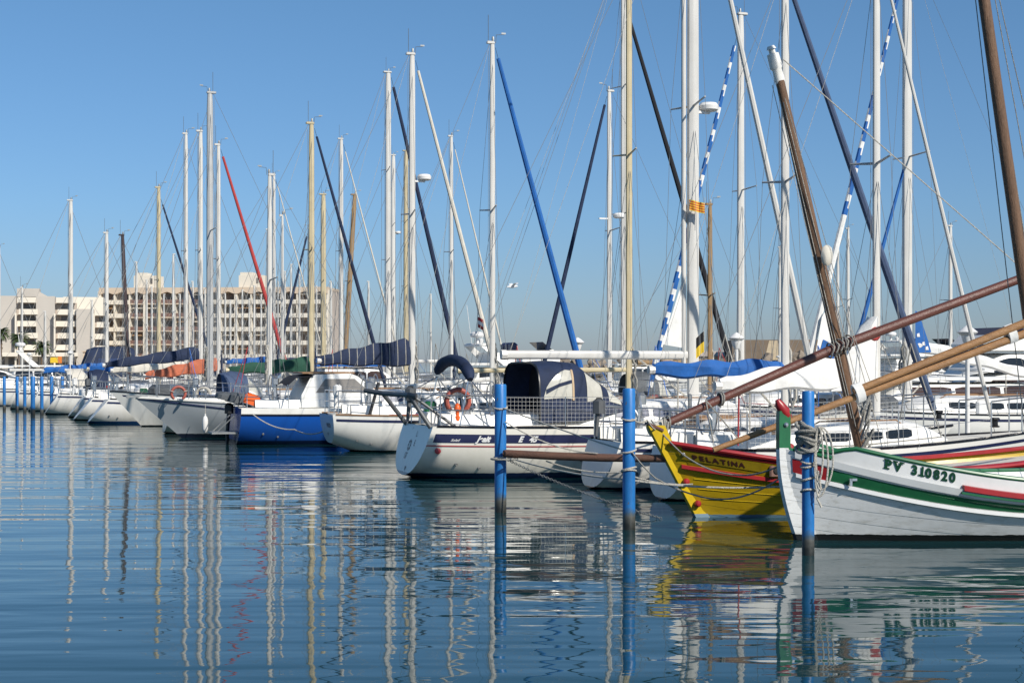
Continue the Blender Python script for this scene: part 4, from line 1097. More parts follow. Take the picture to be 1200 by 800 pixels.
# chain
pa, pb_ = at(592, 537, 22.75), at(775, 607, 21.9); n = 78
pts = sagline(pa, pb_, .06, n); mb = MB()
for i in range(n):
    a_, b_ = pts[i], pts[i + 1]; d_ = (b_ - a_).normalized(); s_ = d_.cross(Vector((0, 1, 0))).normalized() if i % 2 else Vector((0, 1, 0)); mid_ = (a_ + b_) / 2; l = (b_ - a_).length
    mb.tube([mid_ + d_ * (l * .72 * math.cos(t)) + s_ * (.016 * math.sin(t)) for t in [2 * math.pi * j / 8 for j in range(9)]], .0055, 4, cap=False)
o = mb.build('mooring_chain', 'galvanised'); tag(o, 'rusty mooring chain sloping from the left pile into the water', 'chain')

# ================================================================== ROW OF YACHTS IN FRONT OF THE WALKWAY
def netting(root, Hh, t0, t1):
    mb = MB()
    for sd in (-1, 1):
        n = int((t1 - t0) * Hh.Lw / .085); Q = [Hh.at(t0 + (t1 - t0) * i / n, Hh.h(t0 + (t1 - t0) * i / n), sd, -.055) for i in range(n + 1)]
        for p in Q: mb.tube([p + Vector((0, 0, .03)), p + Vector((0, 0, .58))], .0018, 3, cap=False)
        for k in range(8): mb.tube([p + Vector((0, 0, .05 + .075 * k)) for p in Q[::3]], .0018, 3, cap=False)
    mb.build('rail_netting', 'white_canvas', root)
def x_A3(root, Hh, mp, cs, ho):
    netting(root, Hh, .1, .55)
    mb = MB()                                              # sail rising up the mast under its cover
    rings = []
    for z, a, b in ((1.75, -.9, -.06), (2.1, -.75, -.05), (2.5, -.5, -.06), (2.85, -.3, -.05), (3.0, -.12, -.04)):
        p = mp(z); rings.append([p + Vector((a, -.05, 0)), p + Vector(((a + b) / 2, -.16, .02)), p + Vector((b, -.13, 0)), p + Vector((b, .13, 0)), p + Vector(((a + b) / 2, .16, .02)), p + Vector((a, .05, 0))])
    mb.loft(rings, True, True); so_ = mb.build('mast_boot', 'white_canvas', root)
    mb = MB(); p = mp(2.72); mb.lathe(p + Vector((-.12, -.13, 0)), [(.13, 0), (.1, .04), (.01, .06)], 12, axis=Matrix.Rotation(R(90), 3, 'X')); mb.build('emblem', 'red_canvas', so_)
sailboat('white sailboat with white sail cover on its boom, behind the yellow hull', 1027, 26.2, -75, 1, 7.3, 2.25, 4.0, boom=(2.9, 446, 'white_canvas', -.08, .36), furl=('mast_white', 2.37, .97, .042), fb=(.85, .82, 1.02), roof=(.34, .8, .36), md=.072, extra=x_A3, glass='glass_dark')
def x_A4(root, Hh, mp, cs, ho):
    netting(root, Hh, .16, .86)
sailboat('white sailboat with royal blue boom cover and slate blue rolled jib', 920, 28.5, -30, 1, 7.5, 2.3, 3.9, boom=(2.6, 437, 'royal_canvas', .06, .13), furl=('slate_canvas', 3.3, .98, .085), fb=(.85, .82, 1.02), roof=(.3, .68, .36), md=.085, rt=.3, extra=x_A4)

def x_big(root, Hh, mp, cs, ho):
    M = lambda s, z, off=.006: Hh.at(s, z, -1, off)
    # broad navy band with lettering and red pin stripe
    mb = MB(); strip(mb, Hh, .012, .97, .13, .29, -1, .008, 40); strip(mb, Hh, .012, .97, .13, .29, 1, .008, 40); bo = mb.build('side_band', 'decal_navy', ho)
    mb = MB(); strip(mb, Hh, .0, .97, .345, .365, -1, .007, 40); strip(mb, Hh, .0, .97, .345, .365, 1, .007, 40); mb.build('pin_stripe', 'decal_red', ho)
    def fl(s0):
        def fn(u, v):
            s = s0 + u / Hh.Lw; return M(s, Hh.h(s) - .265 + v, .016)
        return fn
    mb = MB()
    for txt, s0, sz in (('Jeait', .108, .15), ('E', .198, .15), ('45', .221, .15)):
        vs, fs = text_mesh(txt, sz, .008, .35); f = fl(s0); mb.add([f(v.x, v.y) for v in vs], fs)
    vs, fs = text_mesh('Soleil', .085, .001, .35); f = fl(.05); mb.add([f(v.x, v.y * .8) for v in vs], fs)
    mb.build('lettering', 'decal_white', bo, smooth=0)
    for (s, d, r, mt) in ((.03, .45, .062, 'decal_red'),):
        mb = MB(); p = M(s, Hh.h(s) - d, .0); mb.lathe(p, [(r, -.01), (r, .012), (r * .8, .018), (.0, .02)], 16, axis=Matrix.Rotation(R(90), 3, 'X')); mb.build('through_hull', mt, ho)
    # marks on the transom
    mb = MB()
    def tr(y, z): return Vector((Hh.X(0, z) - .006, y, z))
    def tq(y, z, w_, h_): mb.add([tr(y - w_ / 2, z - h_ / 2), tr(y + w_ / 2, z - h_ / 2), tr(y + w_ / 2, z + h_ / 2), tr(y - w_ / 2, z + h_ / 2)], [(0, 1, 2, 3)])
    for (txt, y, z, sz) in (('L', -.15, .80, .15), ("\u2019", .25, .86, .15), ('ST', .25, .36, .17), ('E', -.18, .62, .16)):
        vs, fs = text_mesh(txt, sz, .002); mb.add([tr(y - v.x, z + v.y) for v in vs], fs)
    mb.build('stern_lettering', 'decal_black', ho, smooth=0); mb = MB(); mb.add([tr(-.1 - .06, .22), tr(-.1 + .06, .22), tr(-.1, .13)], [(0, 1, 2)]); mb.build('stern_mark', 'decal_black', ho, smooth=0); mb = MB()
    for k in range(8):
        t = k * math.pi / 4; tq(.12 + .085 * math.cos(t), .62 + .085 * math.sin(t), .05, .05)
    mb.build('stern_emblem', 'decal_black', ho, smooth=0)
    # aft arch (dark tubes)
    mb = MB(); c1, c2 = Vector((.35, -.95, 1.0)), Vector((.35, .95, 1.0))
    t1, t2 = Vector((-.05, -.85, 1.62)), Vector((-.15, .9, 1.62))
    for a_, b_ in ((c1, t1), (c2, t2)): mb.tube([a_, b_], .045, 8)
    mb.tube([c1 + Vector((.5, 0, 0)), t1 + Vector((.05, 0, 0))], .03, 8)
    mb.tube([t1 + Vector((.12, -.1, -.02)), t1, t2, t2 + Vector((-.25, .5, .05))], .05, 8)
    mb.build('stern_gantry', 'dark_steel', root)
    # rolled bimini over the cockpit on its hoop
    hz = 2.28; xb = 1.05; mb = MB(); pts = []
    for i in range(15):
        a_ = math.pi * (.06 + .88 * i / 14); pts.append(Vector((xb + .05 * math.sin(a_), -1.22 * math.cos(a_), 1.90 + .38 * math.sin(a_) + .06 * math.cos(a_) * -1)))
    mb.tube(pts, [.06, .10] + [.12] * 11 + [.10, .06], 10); bi = mb.build('bimini', 'navy_canvas', root)
    for sd in (-1, 1):
        mb = MB()
        for dx in (-.5, .0, .45): mb.tube([Vector((xb, sd * 1.15, 1.95)), Vector((xb + dx + .3, sd * 1.2, 1.0))], .014, 5)
        mb.tube([Vector((xb, sd * 1.15, 1.95)), Vector((.15, sd * .9, 1.5))], .012, 5)
        mb.build('bimini_frame', 'stainless', bi)
    # cockpit tent: hood open aft with clear panels
    def hoop(xa, w_, zb_, zt_, pw=3.2):
        rg = []
        for i in range(17):
            a_ = math.pi * i / 16; c_, s_ = math.cos(a_), math.sin(a_)
            rg.append(Vector((xa, -w_ * math.copysign(abs(c_) ** (2 / pw), c_), zb_ + (zt_ - zb_) * abs(s_) ** (2 / pw))))
        return rg
    HP = [hoop(2.48, 1.16, 1.06, 2.24, 5), hoop(2.93, 1.15, 1.08, 2.28, 5), hoop(3.38, 1.12, 1.10, 2.24, 4.5), hoop(4.35, .95, 1.28, 1.50, 3.2)]
    def tent(u, k, off=0.0):                               # u 0..3 along the hoops, k 0..16 round them
        i0 = min(int(u), 2); f_ = u - i0; j0 = min(int(k), 15); g_ = k - j0
        p = HP[i0][j0].lerp(HP[i0][j0 + 1], g_).lerp(HP[i0 + 1][j0].lerp(HP[i0 + 1][j0 + 1], g_), f_)
        c_ = Vector((2.95, 0, 1.4)); return p + (p - c_).normalized() * off
    def panel(nm, mat, edges, off):                        # edges: list of (u, k0, k1)
        m_ = MB(); m_.loft([[tent(u, k0 + (k1 - k0) * q / 6, off) for q in range(7)] for u, k0, k1 in edges], False); m_.build(nm, mat, dg)
    mb = MB(); mb.loft([[tent(u, k) for k in range(17)] for u in (0, .5, 1, 1.5, 2, 2.35, 2.7, 2.97)], False); dg = mb.build('cockpit_tent', 'navy_canvas', root)
    for m0 in (lambda k: k, lambda k: 16 - k):
        panel('clear_panel', 'vinyl', [(.2 + .13 * q, m0(.75), m0(.85 + 2.9 * min(1, q / 8) ** .8)) for q in range(11)], .014)
        panel('window_strap', 'navy_canvas', [(.3, m0(.9), m0(1.15)), (.9, m0(1.3), m0(1.65)), (1.5, m0(1.8), m0(2.2))], .022)
        panel('trim', 'trim_tan', [(1.5 + .03 * q, m0(.7), m0(3.9)) for q in range(4)], .024)
        panel('clear_panel', 'vinyl', [(2.10 + .1 * q, m0(.7 + .06 * q), m0(4.4)) for q in range(9)], .014)
    panel('windscreen', 'vinyl', [(2.25 + .1 * q, 5.4, 10.6) for q in range(7)], .014)
    for m0 in (lambda k: k, lambda k: 16 - k):
        panel('window_strap', 'navy_canvas', [(2.45, m0(.7), m0(4.6)), (2.60, m0(.7), m0(4.6))], .022)
    mb = MB(); mb.add([p + Vector((.55, 0, -.04)) for p in HP[0]] , [tuple(range(17))]); mb.build('tent_interior_shade', 'black_canvas', dg)  # black sheet inside the open hood, painting in its shade
    mb = MB(); mb.tube(HP[0], .022, 6); mb.build('hoop', 'black_plastic', dg)
    # light mesh sewn to the guard rail
    mb = MB()
    for sd in (-1, 1):
        S = [.155 + .5 * i / 60 for i in range(61)]; Q = [Hh.at(s, Hh.h(s), sd, -.055) for s in S]
        for p in Q: mb.tube([p + Vector((0, 0, .03)), p + Vector((0, 0, .58))], .0018, 3, cap=False)
        for k in range(8): mb.tube([p + Vector((0, 0, .05 + .075 * k)) for p in Q[::3]], .0018, 3, cap=False)
    mb.build('rail_netting', 'white_canvas', root)
    # external mainsail furler and the clew left out of it
    mb = MB(); mb.tube([mp(1.9) + Vector((-.21, 0, 0)), mp(12.5) + Vector((-.21, 0, 0))], .052, 10); mb.build('mainsail_furler', 'mast_white', root)
    mb = MB(); mb.add([mp(2.55) + Vector((-.26, -.01, 0)), mp(2.62) + Vector((-.72, -.02, 0)), mp(3.2) + Vector((-.5, -.03, 0)), mp(3.9) + Vector((-.26, -.01, 0))], [(0, 1, 2, 3)]); mb.build('mainsail_clew', 'white_canvas', root)
    mb = MB(); mb.tube([(5.6, -1.25, 1.62), (5.62, -1.24, .25)], .035, 6); mb.build('boarding_ladder', 'galvanised', root)
bigy, BH = sailboat('large cream white yacht with navy side band, cockpit tent and netted rails', 812, 32.0, -180, 1, 10.35, 3.1, 6.25, hull='hull_yacht', stripe=None, mast='mast_white', md=.135, boom=(4.0, 416, None, .0), boomr=.088,
    furl=('mast_white', 3.0, .985, .075), fb=(1.02, .98, 1.2), rt=.34, zs=.05, bs=.74, roof=(.382, .80, .46), radar=124, extra=x_big, glass='glass_blue')
horseshoe(at(536.5, 470, 29.75), ANG, 'faded red horseshoe buoy on the stern rail of the netted yacht', .225)
o = MB().lathe((0, 0, -.2), [(.02, 0), (.055, .02), (.055, .1), (.035, .12), (.035, .2), (.065, .21), (.065, .28), (.04, .34), (.01, .36)], 12).build('rescue_light', 'orange_plastic'); place(o, at(536, 482, 29.6)); tag(o, 'small orange rescue light below the red horseshoe buoy', 'rescue light')
def flag(label, p, wd, ht, stripes, rz=0, droop=.25, name='flag'):
    mb = MB(); n = 10; k = len(stripes); cols = []
    for s in stripes:
        if s not in cols: cols.append(s)
    for r_ in range(k):
        rows = []
        for j in (0, 1):
            v = (r_ + j) / k
            rows.append([Vector((wd * i / n, .06 * wd * math.sin(i * 1.1 + v), -ht * v - droop * wd * (i / n) ** 1.2)) for i in range(n + 1)])
        mb.loft(rows, False, mi=cols.index(stripes[r_]))
    o = mb.build(name, cols, smooth=60); place(o, p, rz)
    m2 = MB(); m2.tube([(0, 0, .12), (0, 0, -ht - .12)], .006, 5); m2.build('halyard', 'rope_white', o)
    return tag(o, label, 'flag', 'small flags in the rigging')
flag('small yellow and red striped flag beside the thick white mast', at(826, 238, 31.7), -.32, .22, ['flag_yellow', 'flag_red'] * 4 + ['flag_yellow'], 0, .25)
flag('limp black and yellow flag hanging just right of the thick mast', at(825, 388, 31.2), -.16, .42, ['flag_black', 'flag_black', 'flag_yellow', 'flag_yellow'], 0, -.9)
flag('tiny faded pink flag hanging left of the mast with the bright blue jib', at(560, 371, 43), .16, .3, ['red_canvas', 'white_canvas', 'red_canvas'], 0, .6)

sailboat('sailboat with tan mast and bare tan boom, hidden behind the netted yacht', 737, 36.6, -70, 1, 7.6, 2.6, 4.3, mast='mast_tan', md=.085, boom=(4.1, 433, None), fb=(.9, .86, 1.05), furl=None, boomr=.055)
def x_A7(root, Hh, mp, cs, ho):
    mb = MB()
    def tr(y, z): return Vector((Hh.X(0, z) - .006, y, z))
    vs, fs = text_mesh('WOOD', .15, .004); mb.add([tr(-.35 - (v.x - .42), .62 + v.y) for v in vs], fs); mb.build('stern_lettering', 'decal_black', ho, smooth=0); mb = MB()
    mb.add([tr(-.05, .48), tr(.05, .48), tr(0, .40)], [(0, 1, 2)]); mb.build('stern_mark', 'decal_black', ho, smooth=0)
    mb = MB(); mb.box((.75, 0, .05), (.3, .03, 1.0)); mb.build('rudder', 'gelcoat', root)
    mb = MB(); mb.tube([Vector((.8, -.9, .9)), Vector((1.05, -.85, 1.75))], .04, 6); mb.build('outboard_bracket', 'black_plastic', root)
sailboat('small white sailboat with rounded stern and bright blue rolled jib', 577, 40.3, 51, 1, 7.6, 2.6, 4.3, hull='hull_white_black', boom=(2.3, 444, None, -.2), furl=('bright_blue_canvas', 2.75, .99, .095), fb=(.95, .9, 1.08), rt=-.12, zs=.22, roof=(.34, .72, .42), md=.08, extra=x_A7, toprail='teak', boomr=.06)
def x_blue(root, Hh, mp, cs, ho):
    mb = MB()
    for sd in (-1, 1): strip(mb, Hh, .0, .985, -.02, .15, sd, .014, 30)
    mb.build('white_strake', 'gelcoat', ho)
    mb = MB()
    for sd in (-1, 1):
        A = []
        for i in range(31):
            t = .985 * i / 30; p = Hh.at(t, Hh.h(t) - .165, sd, .005); A.append(p)
        mb.tube(A, .028, 6)
    mb.build('rubbing_strake', 'decal_black', ho)
    # wheelhouse: raked front, side window, canvas at the back
    W = 1.0; z0 = 1.0; zt = 1.92
    side = [(1.75, z0), (1.75, 1.35), (2.0, zt - .1), (2.15, zt), (3.15, zt + .03), (3.35, zt - .05), (3.95, 1.42), (4.05, z0)]
    mb = MB()
    rings = [[Vector((x_, y, z)) for x_, z in side] for y in (-W, -W * .96, W * .96, W)]
    mb.loft([[Vector((x_, -W * (1 - .12 * (z - z0)), z)) for x_, z in side], [Vector((x_, W * (1 - .12 * (z - z0)), z)) for x_, z in side]], True, True)
    wo = mb.build('wheelhouse', 'cabin_white', root, smooth=30)
    def sd_pt(x_, z, sd): return Vector((x_, sd * (W * (1 - .12 * (z - z0)) + .012), z))
    for sd in (-1, 1):
        mb = MB(); mb.add([sd_pt(2.15, 1.42, sd), sd_pt(3.7, 1.42, sd), sd_pt(3.25, 1.80, sd), sd_pt(2.42, 1.80, sd)], [(0, 1, 2, 3)]); mb.build('side_window', 'window_grey', wo)
    mb = MB()
    for y0, y1 in ((-.8, -.3), (-.25, .25), (.3, .8)):
        a_, b_ = Vector((3.43, 0, 1.84)), Vector((3.88, 0, 1.46)); n_ = Vector((.012, 0, .012))
        mb.add([a_ + n_ + Vector((0, y0, 0)), a_ + n_ + Vector((0, y1, 0)), b_ + n_ + Vector((0, y1, 0)), b_ + n_ + Vector((0, y0, 0))], [(0, 1, 2, 3)])
    mb.build('windscreen', 'window_grey', wo)
    mb = MB(); mb.bbox((2.55, 0, zt + .05), (1.5, 1.5, .05), .02); mb.build('roof_hatch', 'teak', wo)
    mb = MB(); mb.loft([[Vector((x_, y * .95, z - .08 * abs(y))) for y in (-1, -.6, 0, .6, 1)] for x_, z in ((2.1, zt + .03), (1.6, zt - .02), (1.35, zt - .25))], False); mb.build('aft_canopy', 'black_canvas', wo)
    mb = MB()
    for sd in (-1, 1): mb.tube([(1.38, sd * .9, zt - .28), (1.2, sd * .95, 1.0)], .016, 5)
    mb.build('canopy_post', 'stainless', wo)
    mb = MB()
    for xo in (0, .28): mb.tube([Hh.at(.42 + xo / Hh.Lw, .95, -1, .05), Hh.at(.42 + xo / Hh.Lw, .12, -1, .05)], .03, 6)
    for k in range(4):
        z = .2 + .2 * k; mb.tube([Hh.at(.42, z, -1, .05), Hh.at(.42 + .28 / Hh.Lw, z, -1, .05)], .03, 6)
    mb.build('side_ladder', 'paint_blue', ho)
    mb = MB(); mb.tube([(-.1, .1, .9), (-.15, .1, .3), (-.15, .1, -.1)], [.06, .05, .04], 8); mb.bbox((-.10, .1, .98), (.24, .22, .3), .07); mb.build('outboard_motor', 'black_plastic', root)
    mb = MB(); mb.box((-.35, -.5, .33), (.7, .9, .05)); mb.tube([(-.6, -.9, .33), (-.1, -.95, .8)], .018, 5); mb.tube([(-.6, -.1, .33), (-.1, -.1, .8)], .018, 5); mb.build('swim_platform', 'galvanised', root)
    mb = MB()
    for (c, s_) in (((.35, .3, 1.2), (.9, 1.2, .3)), ((-.05, .5, 1.28), (.7, .8, .22))):
        mb.bbox(c, s_, .1, Matrix.Rotation(.25, 3, 'Y'))
    mb.build('tarpaulin', 'grey_tarp', root)
    mb = MB(); mb.bbox((.42, -.7, 1.24), (.42, .16, .30), .06, Matrix.Rotation(.35, 3, 'Y')); mb.build('life_vest_bag', 'orange_plastic', root)
    mb = MB(); mb.lathe((.72, -.7, .98), [(.07, 0), (.08, .1), (.06, .2), (.02, .22)], 10); mb.build('gas_bottle', 'paint_red', root)
    mb = MB()
    for a_ in (4.4, 5.4): mb.lathe(Hh.at(a_ / Hh.Lw, Hh.h(a_ / Hh.Lw) - .09, -1, .02), [(.07, -.0), (.07, .012), (.0, .014)], 12, axis=Matrix.Rotation(R(90), 3, 'X'))
    mb.build('porthole', 'glass_dark', ho)
sailboat('bright blue motor sailer with white wheelhouse and laced navy boom cover', 483, 44.5, 64, 1, 8.8, 3.0, 5.15, hull='hull_blue', stripe=None, boom=(2.62, 424, 'navy_canvas', .03, .56, True), furl=('cream_canvas', 2.75, .985, .075), fb=(1.0, .98, 1.2), rt=.05, zs=-.1, bs=.85, rb=.7, roof=(.40, .74, .45), md=.1, radar=207, extra=x_blue, toprail=None, glass='glass_blue')
def x_grey(root, Hh, mp, cs, ho):
    mb = MB()
    for sd in (-1, 1):
        A = []
        for i in range(31):
            t = .3 + .695 * i / 30; A.append(Hh.at(t, Hh.h(t) - .02 - .33 * (1 - max(0, (t - .3) / .695) ** 1.6), sd, .004))
        mb.tube(A, .022, 5)
    mb.build('knuckle_line', 'decal_navy', ho)
    mb = MB(); rail(mb, Hh, .05, .995, .04, .02, 0, n=30, k=6); mb.build('bulwark_cap', 'gelcoat', ho)
    for t in (.62,):
        for sd in (-1, 1):
            mb = MB(); mb.lathe(Hh.at(t, Hh.h(t) - .30, sd, -.02), [(.09, 0), (.1, .03), (.07, .04), (.0, .03)], 14, axis=Matrix.Rotation(R(90 * -sd), 3, 'X')); mb.build('porthole', 'glass_dark', ho)
    mb = MB(); tip = Vector((Hh.X(1, Hh.fb), 0, Hh.fb)); mb.box(tip + Vector((-.05, 0, .05)), (.6, .16, .07)); mb.tube([tip + Vector((.22, -.09, .05)), tip + Vector((.22, .09, .05))], .06, 8); mb.build('bow_roller', 'galvanised', root)
sailboat('grey steel sailboat lying bow out with raked stem and round porthole', 316, 47, 205, -1, 8.2, 2.8, 4.2, hull='hull_grey', stripe=None, fb=(.98, .95, 1.2), rb=1.35, zs=-.05, roof=(.3, .66, .4), md=.075, extra=x_grey, toprail=None)
horseshoe(at(209, 461, 45.4), ANG, 'faded orange horseshoe buoy above the grey bow', .2)
mb = MB(); c = at(238, 462, 45.6)
for k in range(4): mb.tube([c + Vector((.2 * math.cos(t), .04 * k, .2 * math.sin(t))) for t in [math.pi * j / 14 for j in range(15)]], .035, 6)
o = mb.build('rope_coil', 'rope_white'); tag(o, 'thick coil of pale rope hung on the rail of the grey sailboat', 'rope', 'ropes on the decks')
fender(at(240.5, 487, 45.25) + Vector((0, 0, 0)), 'long white fender on the side of the grey bow', .5, .085, hang=.36)

sailboat('white sailboat with green boom cover and tall tan mast with navy jib', 365, 50.7, 145, 1, 8.0, 2.7, 4.8, mast='mast_tan', md=.1, boom=(2.65, 432, 'green_canvas', -.05, .28), furl=('navy_canvas', 2.6, .985, .07), hull='hull_cream', det=1)
sailboat('little white sailboat with short thin mast behind the grey bow', 331, 53.6, 253, 1, 6.4, 2.3, 3.0, md=.05, fb=(.8, .78, .95), det=1)
sailboat('white sailboat lying bow out with thick grey mast, left of the grey hull', 246, 55.4, 109, -1, 9.0, 2.9, 5.5, mast='mast_grey', md=.125, hull='hull_white_black', rb=1.1, fb=(.95, .95, 1.25), det=1)
sailboat('white sailboat with orange boom cover and long red rolled jib', 256, 59.3, 170, 1, 8.4, 2.8, 4.9, md=.085, boom=(2.7, 432, 'orange_canvas', -.28, .36), furl=('red_canvas', 2.95, .985, .085), rt=.75, hull='hull_white_blue', det=1)
sailboat('white sloop with long navy boom cover sloping up to its mast', 235, 62.5, 154, 1, 8.8, 2.8, 5.0, md=.1, boom=(3.7, 418, 'navy_canvas', -.34, .30), rt=.75, hull='hull_white_black', det=1)
sailboat('white sailboat with tall white mast, third stern from the far piles', 218, 66, 157, 1, 8.4, 2.8, 4.9, md=.085, rt=.7, boom=(3, 431, 'cream_canvas', -.1, .2), det=1)
sailboat('sailboat with tan mast and navy rolled jib before the apartment block', 186, 70, 220, 1, 8.4, 2.8, 5, mast='mast_tan', md=.095, rt=.6, furl=('navy_canvas', 2.8, .95, .07), boom=(3, 432, 'royal_canvas', 0, .25), det=1)
sailboat('sailboat with near-black mast raked to the left', 151, 74.5, 276, 1, 8, 2.7, 4.7, mast='mast_dark', md=.1, lean=-.3, rt=.5, boom=(2.8, 433, None), det=1)
sailboat('white sailboat whose lone white mast stands at the gap between the flats', 125, 78, 273, 1, 8, 2.7, 4.7, md=.1, rt=.5, boom=(3, 434, 'bright_blue_canvas', 0, .3), det=1)
sailboat('white sailboat with tall mast just right of the far blue piles', 83, 84, 235, 1, 8.6, 2.8, 5, md=.12, rt=.4, boom=(3, 433, None), det=1)
sailboat('white sailboat with short thin mast between the two palms', 26, 100, 337, 1, 7, 2.4, 4, md=.06, det=1)
sailboat('white sailboat at the left photo edge, its mast cut by the frame', -1, 104, 290, 1, 8, 2.6, 4.5, md=.09, det=1)
# ================================================================== SECOND ROW, BEYOND THE WALKWAY
sailboat('white sloop with radar on its slim mast and navy jib rolled to the left', 714, 53, 107, -1, 8.2, 2.7, 5.4, md=.09, furl=('navy_canvas', 2.65, .985, .085), radar=252, t_cov=0, det=1)
sailboat('tall white sloop with black jib rolled on its right-hand stay', 731, 56.6, -60, 1, 12, 3.4, 6.3, md=.125, furl=('black_canvas', 4.7, .87, .12), boom=(4.4, 417, None, 0), boomr=.12, det=1, spread=2)
sailboat('white sloop with jib rolled in blue and white stripes leaning left', 868, 46.6, 17, -1, 10, 3.1, 6.4, md=.12, furl=(('bright_blue_canvas', 'white_canvas'), 3.1, .95, .10), det=1)
def x_1063(root, Hh, mp, cs, ho):
    a_, b_ = Vector((6.5 + 1.9, 0, 1.4)), mp(7.6); mb = MB(); pts = [a_.lerp(b_, i / 20) for i in range(21)]
    mb.tube(pts, [.07 * (1 - .5 * i / 20) for i in range(21)], 8); mb.build('furled_staysail', 'bright_blue_canvas', root)
    def patch(nm, mat, pts, par): m_ = MB(); m_.add(pts, [tuple(range(len(pts)))]); return m_.build(nm, mat, par)
    t0_ = Vector((9.35, .10, 2.1)); q = lambda u, z, o_=0: t0_ + Vector((u, .08 + o_, z))
    cl = patch('genoa_clew', 'white_canvas', [q(0, 0), q(-.62, .0), q(-.60, .62), q(-.38, 1.5), q(-.25, 1.3)], root)
    patch('clew_patch', 'bright_blue_canvas', [q(-.16, .34, .02), q(-.60, .22, .02), q(-.58, .60, .02), q(-.28, .74, .02)], cl)
    for k in range(3): patch('clew_stripe', 'bright_blue_canvas', [q(.0 - .02 * k, -.02 + .12 * k, .02), q(-.20, .0 + .12 * k, .02), q(-.20, .06 + .12 * k, .02), q(-.02 - .02 * k, .04 + .12 * k, .02)], cl)
    p = mp(2.5); q2 = lambda u, z, o_=0: p + Vector((-.17 - u, .12 + o_, z))
    so_ = patch('sail_flap', 'bright_blue_canvas', [q2(0, 0), q2(.48, .02), q2(.40, .28), q2(.1, 1.05), q2(0, 1.1)], root)
    for u_, z_ in ((.04, .42), (.2, .2), (.3, .08)): patch('flap_emblem', 'decal_white', [q2(u_, z_, .015), q2(u_ + .09, z_, .015), q2(u_ + .07, z_ + .1, .015), q2(u_, z_ + .08, .015)], so_)
sailboat('white yacht with very thick mast and striped jib, at the right', 1063, 40, -60, -1, 10.5, 3.2, 6.5, md=.14, furl=(('bright_blue_canvas', 'white_canvas'), 3.2, .94, .085, 26), det=2, extra=x_1063, fb=(.9, .9, 1.15), boom=(3.6, 405, 'white_canvas', -.75, .1))
sailboat('small boat with brown wooden mast right of the thick white mast', 832, 49.9, 240, 1, 7, 2.4, 4.4, mast='mast_wood', md=.09, det=1, hull='hull_cream', boom=(2.4, 424, None))
sailboat('white sloop with thin mast left of the bright blue rolled jib', 529, 68, 160, 1, 9, 2.9, 5.2, md=.085, furl=('cream_canvas', 2.8, .98, .045), det=1, boom=(3.2, 423, None))
sailboat('white sloop with dark blue jib rolled down to the right', 455, 75, 85, 1, 10.5, 3.2, 6, md=.15, furl=('navy_canvas', 3.8, .985, .13), det=1, boom=(3.6, 423, 'royal_canvas', 0, .3), spread=2)
sailboat('white sloop with mid-height mast left of the dark blue rolled jib', 400, 80, 163, 1, 9.5, 3, 5.4, md=.11, furl=('cream_canvas', 3.5, .98, .05), det=1, boom=(3.2, 424, 'navy_canvas', 0, .3))
sailboat('boat with a tan wooden mast raked to the right', 403, 86, 228, 1, 8, 2.7, 4.2, mast='mast_wood', md=.14, lean=.62, det=1, hull='hull_cream')
sailboat('boat with short tan mast beside the taller tan one', 379, 91, 228, 1, 8.5, 2.8, 4.9, mast='mast_tan', md=.16, det=1)
sailboat('white sloop with slim mast and pale jib above the right end of the flats', 321, 96, 205, 1, 9.5, 3, 5.4, md=.11, furl=('cream_canvas', 3.6, .98, .05), det=1)
sailboat('white sailboat with dark navy jib rolled down to the left, crossing the red jib', 363, 101, 268, -1, 8.6, 2.8, 5.2, md=.13, furl=('navy_canvas', 2.5, .98, .11), det=1)
sailboat('big distant yacht with radar low on its mast, beside the tallest pair', 461, 114, 182, 1, 13, 3.8, 7.4, md=.17, radar=272, det=1, spread=2)
sailboat('distant yacht with mast close left of the laced boom cover mast', 476, 119, 177, 1, 13, 3.8, 7.4, md=.19, det=1, spread=2, mast='mast_tan')
sailboat('far small sailboat with mast right of the white lamp post', 1114, 77, 265, 1, 8, 2.7, 4.5, md=.1, det=1)
sailboat('far sailboat with short mast just right of the brown raked mast', 994, 92, 268, 1, 8.4, 2.7, 4.7, md=.1, det=1)
sailboat('far sailboat with the lower mast of the two behind the brown mast', 982, 100, 285, 1, 8.4, 2.7, 4.7, md=.1, det=1)
sailboat('far sailboat with thin mast left of the white jib clew', 914, 108, 290, 1, 8.4, 2.7, 4.7, md=.1, det=1)
FARL = 'small distant white sailboat with a bare thin mast in front of the long apartment block'
FARM = [(160, 307, 122), (203, 298, 113), (314, 269, 106), (172, 328, 134), (178, 336, 141), (211, 345, 131), (226, 330, 124), (270, 352, 128), (284, 340, 150), (298, 335, 134), (306, 345, 158), (341, 310, 122), (351, 322, 140), (388, 330, 118), (277, 348, 170), (292, 350, 176), (326, 330, 165), (192, 345, 152), (240, 338, 160), (264, 344, 146), (334, 318, 148), (371, 335, 155)]
for x, y, Z in FARM:
    o, _ = sailboat(FARL, x, Z, y, 1 if (x + y) % 3 else -1, 8.0, 2.6, 4.6, md=.085, det=1, fb=(.85, .82, 1), boom=(2.8, 424, rng.choice(['navy_canvas', 'royal_canvas', 'cream_canvas', None]), 0, .26), spread=1, aerial=False, wirer=.011)
    o['group'] = 'distant yachts before the apartment block'
for i, (x, y, Z, lb) in enumerate(((108, 352, 118, 'small far sailboat with thin mast left of the lone white mast'), (53, 365, 122, 'far sailboat with very short mast over the second palm'), (432, 330, 128, 'far sailboat with a low mast just right of the flats'), (505, 345, 140, 'far sailboat with low mast right of the radar mast'))):
    sailboat(lb, x, Z, y, 1, 8, 2.6, 4.6, md=.09, det=1, aerial=False, wirer=.011)

